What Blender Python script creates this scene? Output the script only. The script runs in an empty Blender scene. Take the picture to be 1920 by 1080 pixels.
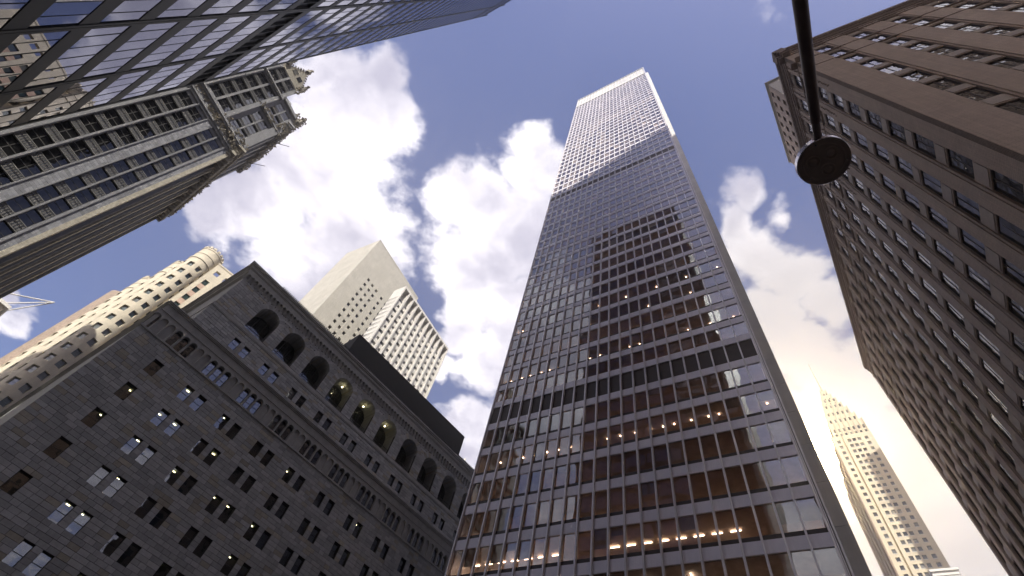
import bpy, math, random
from math import sin, cos, pi, radians, sqrt
from mathutils import Matrix, Vector
C = bpy.context.scene.collection
SC = bpy.context.scene
rng = random.Random(7)

# ------------------------------------------------------------------ camera
cam = bpy.data.cameras.new('camera'); cam_o = bpy.data.objects.new('camera', cam); C.objects.link(cam_o)
cam.sensor_width = 36; cam.lens = 17.25; cam.clip_start = 0.1; cam.clip_end = 4000
cam_o.matrix_world = Matrix(((0.951095902776205, -0.30889574895474975, 0.0, 0.0),
                             (-0.2594993892100778, -0.7990035689574603, -0.5424512547619718, 0.0),
                             (0.1675608866111431, 0.5159231658599229, -0.8400872789223524, 1.6), (0, 0, 0, 1)))
# camera axes are the columns
SC.camera = cam_o
SC.view_settings.view_transform = 'Standard'; SC.view_settings.look = 'None'
SC.view_settings.exposure = 1.55; SC.view_settings.gamma = 1; SC.view_settings.use_curve_mapping = False
SC.cycles.max_bounces = 8; SC.cycles.transparent_max_bounces = 12; SC.cycles.caustics_reflective = False
SC.cycles.caustics_refractive = False; SC.cycles.use_denoising = True; SC.cycles.sample_clamp_indirect = 6

SUN_AZ, SUN_EL = 188.0, 46.0

def nn(nt, t, **kw):
    n = nt.nodes.new(t)
    for k, v in kw.items():
        if k.startswith('i_'):
            n.inputs[int(k[2:]) if k[2:].isdigit() else k[2:].replace('_', ' ')].default_value = v
        else: setattr(n, k, v)
    return n
def mth(nt, op, a, b=None, clamp=False):
    n = nt.nodes.new('ShaderNodeMath'); n.operation = op; n.use_clamp = clamp
    for i, v in enumerate((a, b)):
        if v is None: continue
        if isinstance(v, (int, float)): n.inputs[i].default_value = v
        else: nt.links.new(v, n.inputs[i])
    return n.outputs[0]

# ------------------------------------------------------------------ sky
world = bpy.data.worlds.new('World'); SC.world = world; world.use_nodes = True
def build_world():
    nt = world.node_tree; nt.nodes.clear(); L = nt.links
    sky = nt.nodes.new('ShaderNodeTexSky'); sky.sky_type = 'NISHITA'; sky.sun_disc = False
    sky.sun_elevation = radians(SUN_EL); sky.sun_rotation = radians(SUN_AZ); sky.altitude = 10
    sky.air_density = 1.0; sky.dust_density = 2.0; sky.ozone_density = 1.5
    tint = nt.nodes.new('ShaderNodeMix'); tint.data_type = 'RGBA'; tint.blend_type = 'MULTIPLY'; tint.inputs[0].default_value = 1
    tint.inputs[7].default_value = (0.88, 0.84, 1.08, 1); L.new(sky.outputs[0], tint.inputs[6])
    tc = nt.nodes.new('ShaderNodeTexCoord')
    sep = nt.nodes.new('ShaderNodeSeparateXYZ'); L.new(tc.outputs['Generated'], sep.inputs[0])
    z = mth(nt, 'MAXIMUM', sep.outputs[2], 0.08)
    comb = nt.nodes.new('ShaderNodeCombineXYZ')
    L.new(mth(nt, 'DIVIDE', sep.outputs[0], z), comb.inputs[0]); L.new(mth(nt, 'DIVIDE', sep.outputs[1], z), comb.inputs[1])
    P = comb.outputs[0]
    # large fields of cumulus, in view and out of it (cloud layer plane)
    blobs = [(-0.458,0.347,2.36,0.141,0.11),(-0.385,0.37,2.173,0.105,0.091),(-0.496,0.517,2.541,0.194,0.132),(-0.654,0.669,2.528,0.171,0.106),(-0.422,0.647,2.401,0.164,0.12),(-0.359,0.253,1.738,0.061,0.049),(-0.339,0.355,1.573,0.079,0.052),(-0.542,0.737,2.627,0.185,0.102),(-0.767,0.709,2.401,0.101,0.064),(-0.507,0.307,2.734,0.072,0.04),
             (-0.062,0.292,2.814,0.055,0.034),(-0.03,0.361,1.788,0.082,0.079),(-0.126,0.458,2.638,0.11,0.087),(-0.018,0.487,2.589,0.135,0.117),(-0.101,0.621,2.295,0.13,0.112),(0.021,0.721,2.149,0.157,0.139),(-0.098,0.824,1.497,0.089,0.057),(0.012,0.914,1.995,0.122,0.103),(0.002,1.141,2.102,0.127,0.101),(-0.01,1.329,1.577,0.159,0.102),(-0.115,0.969,1.966,0.053,0.042),
             (0.476,0.377,-2.855,0.084,0.072),(0.561,0.4,0.503,0.071,0.059),(0.405,0.323,0.907,0.049,0.035),(0.676,0.428,-2.805,0.069,0.057),(0.679,0.554,2.925,0.126,0.092),(0.844,0.606,-3.122,0.176,0.144),(1.059,0.882,0.836,0.439,0.321),(1.47,1.059,0.709,0.401,0.313),(0.581,0.497,-2.995,0.081,0.07),(-1.508,1.358,2.51,0.137,0.059),(-1.49,1.242,2.416,0.076,0.036),
             (-0.538,0.89,2.443,0.172,0.111),(-0.412,0.771,2.173,0.15,0.113),(-0.371,0.614,1.623,0.117,0.072),(-0.599,0.989,2.211,0.117,0.079),(-0.363,0.821,2.383,0.129,0.093),(0.376,0.248,0.987,0.051,0.029,.62),(0.485,0.282,0.919,0.048,0.029,.62),(0.476,0.336,-2.887,0.055,0.046,.7),(-0.9,1.6,2.3,0.5,0.3),(-0.9,-0.2,0.2,0.35,0.25),(0.1,-1.5,0.4,0.5,0.35),(-0.7,-1.25,0.5,0.5,0.35),(0.55,-0.35,0.5,0.3,0.22),(0.3,-2.4,0.1,0.7,0.5),(-1.3,-1.5,0.8,0.7,0.5),(0.1,-0.75,0.2,0.4,0.25),(-0.2,-1.7,0.2,0.8,0.5),(-2.2,0.2,0.3,0.7,0.6),(2.6,-1.5,0.3,1.2,0.8),(-3.5,-3,0.3,1.8,1.4),(1,-3.5,0.3,1.8,1.2),(-3.5,3,.3,1.5,1.2),(0.2,3.2,.2,1.6,1.2),(3.6,1.5,.2,1.5,1.2),(-0.35,-0.9,0.3,0.5,0.3),(-1.6,-0.8,0.3,0.6,0.4),(1.9,-0.2,0.3,0.6,0.4),(-0.85,-0.55,0.5,0.3,0.16)]  # many out-of-view clouds here are added to brighten the shaded fronts
    # domain warp so the outlines billow
    w = nn(nt, 'ShaderNodeTexNoise', i_Scale=7.0, i_Detail=5.0); L.new(P, w.inputs['Vector'])
    sub = nn(nt, 'ShaderNodeVectorMath', operation='SUBTRACT'); L.new(w.outputs['Color'], sub.inputs[0]); sub.inputs[1].default_value = (0.5,)*3
    sc = nn(nt, 'ShaderNodeVectorMath', operation='SCALE'); L.new(sub.outputs[0], sc.inputs[0]); sc.inputs[3].default_value = 0.12
    ad = nn(nt, 'ShaderNodeVectorMath', operation='ADD'); L.new(P, ad.inputs[0]); L.new(sc.outputs[0], ad.inputs[1])
    PW = ad.outputs[0]
    f = None
    for cx, cy, th, rx, ry, *wt in blobs:
        m = nt.nodes.new('ShaderNodeMapping'); m.vector_type = 'TEXTURE'
        m.inputs['Location'].default_value = (cx, cy, 0); m.inputs['Rotation'].default_value = (0, 0, th)
        m.inputs['Scale'].default_value = (rx*1.45, ry*1.45, 1); L.new(PW, m.inputs[0])
        g = nt.nodes.new('ShaderNodeTexGradient'); g.gradient_type = 'SPHERICAL'; L.new(m.outputs[0], g.inputs[0])
        gf = mth(nt, 'MULTIPLY', g.outputs['Fac'], wt[0]) if wt else g.outputs['Fac']
        f = gf if f is None else mth(nt, 'MAXIMUM', f, gf)
    n1 = nn(nt, 'ShaderNodeTexNoise', i_Scale=5.5, i_Detail=9.0, i_Roughness=0.62); L.new(P, n1.inputs['Vector'])
    n2 = nn(nt, 'ShaderNodeTexNoise', i_Scale=3.0, i_Detail=7.0, i_Roughness=0.55); L.new(PW, n2.inputs['Vector'])
    n3 = nn(nt, 'ShaderNodeTexNoise', i_Scale=26.0, i_Detail=6.0, i_Roughness=0.6); L.new(P, n3.inputs['Vector'])
    d = mth(nt, 'ADD', f, mth(nt, 'MULTIPLY', mth(nt, 'SUBTRACT', n1.outputs['Fac'], 0.5), 1.25))
    d = mth(nt, 'ADD', d, mth(nt, 'MULTIPLY', mth(nt, 'SUBTRACT', n3.outputs['Fac'], 0.5), 0.30))
    mr = nn(nt, 'ShaderNodeMapRange', interpolation_type='SMOOTHSTEP'); L.new(d, mr.inputs[0]); mr.inputs[1].default_value = 0.16; mr.inputs[2].default_value = 0.52
    # thickness drives the white / lilac-grey variation inside a cloud
    mr2 = nn(nt, 'ShaderNodeMapRange', interpolation_type='SMOOTHSTEP'); L.new(mth(nt, 'ADD', mth(nt, 'MULTIPLY', n2.outputs['Fac'], 1.6), mth(nt, 'MULTIPLY', f, 0.2)), mr2.inputs[0]); mr2.inputs[1].default_value = 0.62; mr2.inputs[2].default_value = 1.15
    cc = nt.nodes.new('ShaderNodeMix'); cc.data_type = 'RGBA'; L.new(mr2.outputs[0], cc.inputs[0])
    cc.inputs[6].default_value = (0.62, 0.595, 0.61, 1); cc.inputs[7].default_value = (0.235, 0.228, 0.28, 1)
    # clouds between us and the low sun are seen from their shaded side
    a_, e_ = radians(47.45), radians(39.0)
    dq = nn(nt, 'ShaderNodeVectorMath', operation='DOT_PRODUCT'); L.new(tc.outputs['Generated'], dq.inputs[0]); dq.inputs[1].default_value = (sin(a_)*cos(e_), cos(a_)*cos(e_), sin(e_))
    mq = nn(nt, 'ShaderNodeMapRange', interpolation_type='SMOOTHSTEP'); L.new(dq.outputs['Value'], mq.inputs[0]); mq.inputs[1].default_value = 0.86; mq.inputs[2].default_value = 0.97
    c2 = nt.nodes.new('ShaderNodeMix'); c2.data_type = 'RGBA'; L.new(mth(nt, 'MULTIPLY', mq.outputs[0], 0.9), c2.inputs[0]); L.new(cc.outputs[2], c2.inputs[6]); c2.inputs[7].default_value = (0.275, 0.26, 0.262, 1); cc = c2
    bg = nt.nodes.new('ShaderNodeBackground'); bg.inputs[1].default_value = 0.058; L.new(tint.outputs[2], bg.inputs[0])
    cl = nt.nodes.new('ShaderNodeBackground'); cl.inputs[1].default_value = 1.0; L.new(cc.outputs[2], cl.inputs[0])
    mx = nt.nodes.new('ShaderNodeMixShader'); L.new(mr.outputs[0], mx.inputs[0]); L.new(bg.outputs[0], mx.inputs[1]); L.new(cl.outputs[0], mx.inputs[2])
    # the low bright sun seen between the towers, with its aureole
    a, e = radians(47.45), radians(39.0)
    sd = (sin(a)*cos(e), cos(a)*cos(e), sin(e))
    dt = nn(nt, 'ShaderNodeVectorMath', operation='DOT_PRODUCT'); L.new(tc.outputs['Generated'], dt.inputs[0]); dt.inputs[1].default_value = sd
    ang = mth(nt, 'ARCCOSINE', mth(nt, 'MINIMUM', dt.outputs['Value'], 1.0))
    def lobe(width, amp): return mth(nt, 'MULTIPLY', mth(nt, 'EXPONENT', mth(nt, 'MULTIPLY', mth(nt, 'POWER', mth(nt, 'DIVIDE', ang, radians(width)), 1.5), -1.0)), amp)
    core = lobe(1.0, 130.0); mid = lobe(3.2, 1.2); wide = lobe(13.0, 0.05)
    b1 = nt.nodes.new('ShaderNodeBackground'); b1.inputs[0].default_value = (1, 0.78, 0.42, 1); L.new(mth(nt, 'ADD', core, mid), b1.inputs[1])
    b2 = nt.nodes.new('ShaderNodeBackground'); b2.inputs[0].default_value = (1, 0.86, 0.76, 1); L.new(wide, b2.inputs[1])
    a1 = nt.nodes.new('ShaderNodeAddShader'); L.new(mx.outputs[0], a1.inputs[0]); L.new(b1.outputs[0], a1.inputs[1])
    a2 = nt.nodes.new('ShaderNodeAddShader'); L.new(a1.outputs[0], a2.inputs[0]); L.new(b2.outputs[0], a2.inputs[1])
    out = nt.nodes.new('ShaderNodeOutputWorld'); L.new(a2.outputs[0], out.inputs[0])
build_world()

sun = bpy.data.lights.new('sun', 'SUN'); sun.energy = 3.0; sun.angle = radians(0.53); sun.color = (1, 0.95, 0.85)
sun_o = bpy.data.objects.new('sun', sun); C.objects.link(sun_o); sun_o.location = (0, -50, 300)
_a, _e = radians(SUN_AZ), radians(SUN_EL)
sun_o.rotation_euler = Vector((sin(_a)*cos(_e), cos(_a)*cos(_e), sin(_e))).to_track_quat('Z', 'Y').to_euler()

# ------------------------------------------------------------------ materials
def material(name, col, col2=None, rough=0.7, metal=0.0, noise=(1.5, 4), bump=(0.0, 20), streak=0.0, spread=0.0, warm=0.0, spec=0.5, brick=None):
    """stone / metal / plaster: two-tone noise, optional vertical weather streaks, per-piece tone spread, fine bump"""
    m = bpy.data.materials.new(name); m.use_nodes = True; nt = m.node_tree; L = nt.links
    b = nt.nodes['Principled BSDF']; b.inputs['Roughness'].default_value = rough; b.inputs['Metallic'].default_value = metal
    b.inputs['Specular IOR Level'].default_value = spec
    tc = nt.nodes.new('ShaderNodeTexCoord')
    n = nn(nt, 'ShaderNodeTexNoise', i_Scale=noise[0], i_Detail=float(noise[1]), i_Roughness=0.6); L.new(tc.outputs['Object'], n.inputs['Vector'])
    mx = nt.nodes.new('ShaderNodeMix'); mx.data_type = 'RGBA'
    c2 = col2 or tuple(x*0.72 for x in col)
    mr = nn(nt, 'ShaderNodeMapRange'); L.new(n.outputs['Fac'], mr.inputs[0]); mr.inputs[1].default_value = 0.32; mr.inputs[2].default_value = 0.68
    L.new(mr.outputs[0], mx.inputs[0]); mx.inputs[6].default_value = (*col, 1); mx.inputs[7].default_value = (*c2, 1)
    res = mx.outputs[2]
    def mul(res, fac):
        q = nt.nodes.new('ShaderNodeVectorMath'); q.operation = 'SCALE'; L.new(res, q.inputs[0]); L.new(fac, q.inputs[3]); return q.outputs[0]
    if streak:
        mp = nt.nodes.new('ShaderNodeMapping'); mp.inputs['Scale'].default_value = (2.2, 2.2, 0.07); L.new(tc.outputs['Object'], mp.inputs[0])
        s = nn(nt, 'ShaderNodeTexNoise', i_Scale=2.0, i_Detail=5.0); L.new(mp.outputs[0], s.inputs['Vector'])
        res = mul(res, mth(nt, 'ADD', mth(nt, 'MULTIPLY', s.outputs['Fac'], streak*2), 1-streak))
    bk = None
    if brick:
        sp_ = nt.nodes.new('ShaderNodeSeparateXYZ'); L.new(tc.outputs['Object'], sp_.inputs[0])
        cb_ = nt.nodes.new('ShaderNodeCombineXYZ'); L.new(mth(nt, 'ADD', sp_.outputs[0], sp_.outputs[1]), cb_.inputs[0]); L.new(sp_.outputs[2], cb_.inputs[1])
        bk = nt.nodes.new('ShaderNodeTexBrick'); L.new(cb_.outputs[0], bk.inputs[0]); bk.inputs['Scale'].default_value = 1.0
        bk.inputs['Brick Width'].default_value = brick[0]; bk.inputs['Row Height'].default_value = brick[1]; bk.inputs['Mortar Size'].default_value = brick[2]; bk.inputs['Mortar Smooth'].default_value = 0.3
        bk.inputs['Color1'].default_value = (1, 1, 1, 1); bk.inputs['Color2'].default_value = (brick[3],)*3 + (1,); bk.inputs['Mortar'].default_value = (brick[4],)*3 + (1,)
        bmx = nt.nodes.new('ShaderNodeMix'); bmx.data_type = 'RGBA'; bmx.blend_type = 'MULTIPLY'; bmx.inputs[0].default_value = 1; L.new(res, bmx.inputs[6]); L.new(bk.outputs[0], bmx.inputs[7]); res = bmx.outputs[2]
    if spread:
        oi = nt.nodes.new('ShaderNodeObjectInfo'); ge = nt.nodes.new('ShaderNodeNewGeometry')
        r = mth(nt, 'FRACT', mth(nt, 'ADD', mth(nt, 'MULTIPLY', oi.outputs['Random'], 3.7), ge.outputs['Random Per Island']))
        res = mul(res, mth(nt, 'ADD', mth(nt, 'MULTIPLY', r, spread*2), 1-spread))
        if not warm: L.new(res, b.inputs['Base Color'])
        r2 = mth(nt, 'FRACT', mth(nt, 'MULTIPLY', r, 17.3))
        wm = nt.nodes.new('ShaderNodeMix'); wm.data_type = 'RGBA'; wm.blend_type = 'MULTIPLY'; L.new(mth(nt, 'GREATER_THAN', r2, 1.0-warm), wm.inputs[0])
        L.new(res, wm.inputs[6]); wm.inputs[7].default_value = (0.97, 0.89, 0.74, 1); res = wm.outputs[2]
    L.new(res, b.inputs['Base Color'])
    if bump[0]:
        bn = nn(nt, 'ShaderNodeTexNoise', i_Scale=float(bump[1]), i_Detail=5.0); L.new(tc.outputs['Object'], bn.inputs['Vector'])
        bp = nt.nodes.new('ShaderNodeBump'); bp.inputs['Strength'].default_value = bump[0]; bp.inputs['Distance'].default_value = 0.05
        L.new(bn.outputs['Fac'], bp.inputs['Height']); L.new(bp.outputs[0], b.inputs['Normal'])
    return m
def glass(name, ior=1.9, tint=(0.4, 0.4, 0.4), refl=(0.9, 0.93, 1.0), through=True, dark=(0.01, 0.01, 0.012), wave=0.02, wscale=0.5, vary=0.0):
    m = bpy.data.materials.new(name); m.use_nodes = True; nt = m.node_tree; nt.nodes.clear(); L = nt.links
    out = nt.nodes.new('ShaderNodeOutputMaterial')
    tc = nt.nodes.new('ShaderNodeTexCoord'); ge = nt.nodes.new('ShaderNodeNewGeometry'); oi = nt.nodes.new('ShaderNodeObjectInfo')
    n = nn(nt, 'ShaderNodeTexNoise', i_Scale=wscale, i_Detail=1.0); L.new(ge.outputs['Position'], n.inputs['Vector'])
    bp = nt.nodes.new('ShaderNodeBump'); bp.inputs['Strength'].default_value = 1.0; bp.inputs['Distance'].default_value = wave; L.new(n.outputs['Fac'], bp.inputs['Height'])
    fr = nt.nodes.new('ShaderNodeFresnel'); fr.inputs[0].default_value = ior
    gl = nt.nodes.new('ShaderNodeBsdfGlossy'); gl.inputs['Roughness'].default_value = 0.0; gl.inputs['Color'].default_value = (*refl, 1); L.new(bp.outputs[0], gl.inputs['Normal'])
    if through:
        a = nt.nodes.new('ShaderNodeBsdfTransparent'); a.inputs[0].default_value = (*tint, 1)
    else:
        a = nt.nodes.new('ShaderNodeBsdfDiffuse'); a.inputs[0].default_value = (*dark, 1)
        if vary:
            r = mth(nt, 'FRACT', mth(nt, 'ADD', mth(nt, 'MULTIPLY', oi.outputs['Random'], 5.3), ge.outputs['Random Per Island']))
            mr = nn(nt, 'ShaderNodeMapRange'); L.new(r, mr.inputs[0]); mr.inputs[1].default_value = 0.55; mr.inputs[2].default_value = 1.0
            mxx = nt.nodes.new('ShaderNodeMix'); mxx.data_type = 'RGBA'; L.new(mr.outputs[0], mxx.inputs[0]); mxx.inputs[6].default_value = (*dark, 1)
            mxx.inputs[7].default_value = (vary, vary*0.97, vary*0.88, 1); L.new(mxx.outputs[2], a.inputs[0])
    frf = mth(nt, 'MULTIPLY', fr.outputs[0], mth(nt, 'SUBTRACT', 1.0, ge.outputs['Backfacing']))   # the far side of a pane passes light straight on
    mx = nt.nodes.new('ShaderNodeMixShader'); L.new(frf, mx.inputs[0]); L.new(a.outputs[0], mx.inputs[1]); L.new(gl.outputs[0], mx.inputs[2])
    L.new(mx.outputs[0], out.inputs[0]); return m
def emit(name, col, s):
    m = bpy.data.materials.new(name); m.use_nodes = True; b = m.node_tree.nodes['Principled BSDF']
    b.inputs['Emission Color'].default_value = (*col, 1); b.inputs['Emission Strength'].default_value = s; b.inputs['Base Color'].default_value = (*col, 1); return m

M = dict(
    alu=material('anodised_aluminium', (0.74, 0.71, 0.74), (0.66, 0.64, 0.67), 0.38, 0.25, (0.7, 3), streak=0.10),
    alu_panel=material('aluminium_panel', (0.84, 0.81, 0.90), (0.78, 0.75, 0.84), 0.35, 0.0, (0.8, 4), streak=0.12, spread=0.05),
    alu_white=material('pale_cladding', (0.58, 0.57, 0.55), (0.50, 0.49, 0.48), 0.5, 0.0, (0.5, 4), streak=0.1, spread=0.04),
    sill_dark=material('dark_sill', (0.035, 0.022, 0.022), rough=0.5),
    louvre=material('louvre_dark', (0.012, 0.011, 0.01), rough=0.6),
    louvre_brown=material('louvre_brown', (0.06, 0.042, 0.036), rough=0.6),
    core=material('interior_core', (0.42, 0.32, 0.28), rough=0.9),
    ceil=material('interior_ceiling', (0.55, 0.46, 0.41), rough=0.9),
    room=material('dim_room', (0.09, 0.10, 0.095), (0.07, 0.08, 0.075), rough=0.9),
    blind=material('blind', (0.5, 0.48, 0.42), rough=0.8, spread=0.25),
    stone=material('grey_sandstone', (0.44, 0.438, 0.43), (0.36, 0.356, 0.35), 0.85, 0, (2.2, 6), bump=(0.5, 14), spread=0.20, warm=0.12, streak=0.14),
    stone_plain=material('carved_sandstone', (0.43, 0.42, 0.40), (0.33, 0.32, 0.30), 0.85, 0, (1.2, 6), bump=(0.5, 9), streak=0.12),
    mortar=material('mortar', (0.05, 0.047, 0.044), rough=0.95),
    bronze=material('dark_bronze', (0.03, 0.028, 0.025), rough=0.5, metal=0.3),
    roof_black=material('black_roofing', (0.014, 0.013, 0.012), (0.02, 0.019, 0.017), 0.85, 0, (0.8, 5), bump=(0.5, 3)),
    brown=material('brown_limestone', (0.60, 0.485, 0.395), (0.51, 0.41, 0.33), 0.85, 0, (0.6, 7), bump=(0.6, 6), streak=0.2, brick=(0.55, 0.2, 0.012, 0.90, 0.62)),
    brown_trim=material('brown_terracotta', (0.36, 0.28, 0.22), (0.22, 0.17, 0.135), 0.8, 0, (3.0, 6), bump=(0.8, 12)),
    brown_panel=material('brown_metal_panel', (0.44, 0.37, 0.31), (0.37, 0.31, 0.26), 0.6, 0, (2, 4), streak=0.1),
    frame_brown=material('brown_frame', (0.05, 0.032, 0.028), rough=0.6),
    gothic=material('grey_terracotta', (0.225, 0.225, 0.235), (0.175, 0.176, 0.186), 0.75, 0, (1.6, 6), bump=(0.4, 8), streak=0.1),
    gothic_dark=material('dark_terracotta', (0.16, 0.155, 0.15), (0.10, 0.097, 0.092), 0.8, 0, (3.5, 6), bump=(0.6, 10)),  # darker variant for the ribbed spandrels
    gothic_tile=material('terracotta_block', (0.235, 0.238, 0.258), (0.19, 0.192, 0.21), 0.6, 0, (2.0, 5), spread=0.30),
    gothic_orn=material('ornate_terracotta', (0.34, 0.31, 0.25), (0.19, 0.17, 0.135), 0.8, 0, (3.5, 6), bump=(0.9, 10)),
    beige=material('beige_brick', (0.58, 0.52, 0.41), (0.51, 0.455, 0.36), 0.85, 0, (0.5, 6), bump=(0.3, 12), streak=0.12, brick=(1.6, 0.86, 0.02, 0.93, 0.86)),
    pink=material('pink_brick', (0.50, 0.35, 0.27), rough=0.85),
    teal_frame=material('green_frame', (0.05, 0.11, 0.09), rough=0.5),
    concrete=material('pale_travertine', (0.48, 0.455, 0.40), (0.40, 0.38, 0.33), 0.8, 0, (0.25, 7), bump=(0.3, 5), streak=0.28, brick=(3.4, 1.8, 0.03, 0.96, 0.82)),
    white=material('white_precast', (0.62, 0.60, 0.56), (0.54, 0.52, 0.49), 0.7, 0, (0.8, 5), streak=0.1),
    cream=material('cream_limestone', (0.60, 0.52, 0.38), (0.52, 0.45, 0.33), 0.85, 0, (0.3, 5), bump=(0.2, 4), streak=0.14),
    cream_shade=material('shaded_limestone', (0.26, 0.19, 0.145), (0.21, 0.155, 0.12), 0.85, 0, (0.3, 5), streak=0.12),  # cream again, with the side face's shade put into the colour
    black_metal=material('black_steel', (0.05, 0.052, 0.050), (0.038, 0.040, 0.039), 0.55, 0.0, (0.6, 4), streak=0.15, spread=0.06, spec=0.12),
    lamp_metal=material('brown_painted_steel', (0.2, 0.145, 0.13), (0.14, 0.10, 0.09), 0.5, 0.1, (6, 4)),
    lamp_lens=material('lamp_face', (0.5, 0.39, 0.34), (0.42, 0.33, 0.28), 0.5, 0, (8, 3)),
    chrome=material('polished_rim', (0.6, 0.58, 0.62), (0.5, 0.48, 0.52), 0.25, 0.9, (3, 2)),
    asphalt=material('asphalt', (0.05, 0.05, 0.05), (0.04, 0.04, 0.04), 0.9, 0, (1, 6), bump=(0.4, 30)),
    paving=material('paving', (0.24, 0.23, 0.21), (0.19, 0.18, 0.17), 0.9, 0, (0.8, 6)),
    g_tower=glass('tower_glass', 2.2, (0.86, 0.76, 0.70), (0.86, 0.92, 1.0), wave=0.012, wscale=0.45),
    g_fed=glass('old_window_glass', 2.1, (0.72, 0.74, 0.72), wave=0.012, wscale=0.8),
    g_black=glass('mirror_glass', 2.7, through=False, dark=(0.012, 0.012, 0.014), refl=(0.80, 0.82, 0.95), wave=0.006, wscale=0.25),
    g_far=glass('window_glass', 1.8, through=False, dark=(0.02, 0.022, 0.024), wave=0.03, wscale=0.7, vary=0.16),
    g_brown=glass('dim_window_glass', 1.5, through=False, dark=(0.03, 0.028, 0.026), wave=0.05, wscale=1.0, vary=0.05),
    g_dark=glass('dark_window_glass', 1.5, through=False, dark=(0.010, 0.010, 0.011), wave=0.02, wscale=0.7),
    g_blue=glass('sky_window_glass', 2.0, through=False, dark=(0.015, 0.015, 0.018), wave=0.02, wscale=0.7),
    g_beige=glass('pale_blue_window_glass', 1.9, through=False, dark=(0.03, 0.05, 0.05), wave=0.04, wscale=0.5, vary=0.12),
    glow=emit('ceiling_and_fill_lamp', (1.0, 0.88, 0.70), 5.5),
    glow_y=emit('window_lamp', (1.0, 0.88, 0.50), 5.0),
)

# ------------------------------------------------------------------ helpers
class MB:
    """collects polygons and links them as ONE mesh object"""
    def __init__(s): s.v = []; s.f = []
    def poly(s, pts):
        n = len(s.v); s.v += [tuple(p) for p in pts]; s.f.append(tuple(range(n, n+len(pts))))
    def box(s, x0, x1, y0, y1, z0, z1):
        n = len(s.v)
        s.v += [(x0,y0,z0),(x1,y0,z0),(x1,y1,z0),(x0,y1,z0),(x0,y0,z1),(x1,y0,z1),(x1,y1,z1),(x0,y1,z1)]
        s.f += [tuple(n+i for i in q) for q in ((0,3,2,1),(4,5,6,7),(0,1,5,4),(1,2,6,5),(2,3,7,6),(3,0,4,7))]
    def hexa(s, p):
        n = len(s.v); s.v += [tuple(q) for q in p]
        s.f += [tuple(n+i for i in q) for q in ((0,3,2,1),(4,5,6,7),(0,1,5,4),(1,2,6,5),(2,3,7,6),(3,0,4,7))]
    def prism(s, poly, y0, y1, cap=True):            # poly in (x,z), extruded along y
        n = len(poly); k = len(s.v)
        s.v += [(x, y0, z) for x, z in poly] + [(x, y1, z) for x, z in poly]
        for i in range(n):
            j = (i+1) % n; s.f.append((k+i, k+j, k+n+j, k+n+i))
        if cap: s.f += [tuple(k+i for i in range(n))[::-1], tuple(k+n+i for i in range(n))]
    def tube(s, pts, radii, n=12, cap=True):
        rings = []
        for i, p in enumerate(pts):
            p = Vector(p); a = Vector(pts[max(i-1, 0)]); b = Vector(pts[min(i+1, len(pts)-1)]); d = (b-a).normalized()
            u = d.cross(Vector((0, 0, 1))); u = u.normalized() if u.length > 1e-4 else Vector((1, 0, 0)); w = d.cross(u)
            k = len(s.v); r = radii[i] if isinstance(radii, (list, tuple)) else radii
            s.v += [tuple(p + u*cos(2*pi*j/n)*r + w*sin(2*pi*j/n)*r) for j in range(n)]; rings.append(k)
        for a, b in zip(rings, rings[1:]):
            for j in range(n): s.f.append((a+j, a+(j+1) % n, b+(j+1) % n, b+j))
        if cap: s.f += [tuple(rings[0]+j for j in range(n)), tuple(rings[-1]+j for j in range(n))[::-1]]
    def lathe(s, prof, n=32, c=(0, 0)):              # prof: (r,z)
        k0 = len(s.v)
        for r, z in prof: s.v += [(c[0]+r*cos(2*pi*j/n), c[1]+r*sin(2*pi*j/n), z) for j in range(n)]
        for i in range(len(prof)-1):
            for j in range(n):
                a = k0+i*n; s.f.append((a+j, a+(j+1) % n, a+n+(j+1) % n, a+n+j))
    def blob(s, x, y, z, r, g=rng):
        pts = [(1,0,0),(-1,0,0),(0,1,0),(0,-1,0),(0,0,1),(0,0,-1)]; k = len(s.v)
        s.v += [(x+a*r*g.uniform(.7,1.2), y+b*r*g.uniform(.7,1.2), z+c*r*g.uniform(.7,1.2)) for a, b, c in pts]
        s.f += [tuple(k+i for i in q) for q in ((0,2,4),(2,1,4),(1,3,4),(3,0,4),(2,0,5),(1,2,5),(3,1,5),(0,3,5))]
    def mesh(s, name, mat, smooth=False):
        me = bpy.data.meshes.new(name); me.from_pydata(s.v, [], s.f); me.materials.append(mat); me.update()
        if smooth: me.polygons.foreach_set('use_smooth', [True]*len(me.polygons))
        return me
    def build(s, name, mat, parent=None, loc=None, rz=0, smooth=False, stuff=False):
        return put(name, s.mesh(name, mat, smooth), parent, loc, rz, stuff=stuff)
def put(name, me, parent=None, loc=None, rz=0, scale=None, stuff=False):
    o = bpy.data.objects.new(name, me); C.objects.link(o)
    if parent: o.parent = parent
    if loc: o.location = loc
    if rz: o.rotation_euler = (0, 0, rz)
    if scale: o.scale = scale
    if stuff: o['kind'] = 'stuff'
    return o
def thing(name, label, cat, xy=(0, 0), az=90.0, S=1.0, group=None):
    """Empty at the thing's base; local x runs along azimuth az, local y into the building, z up. S scales about eye height."""
    o = bpy.data.objects.new(name, None); C.objects.link(o); o.empty_display_size = 1
    o.location = (xy[0], xy[1], 1.6*(1-S)); o.rotation_euler = (0, 0, radians(90-az)); o.scale = (S, S, S)
    o['label'] = label; o['category'] = cat
    if group: o['group'] = group
    return o
def flat(x0, y0=0.0, rot=0.0):
    c, s = cos(rot), sin(rot)
    return lambda u, d, z: (x0 + u*c - d*s, y0 + u*s + d*c, z)
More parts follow.
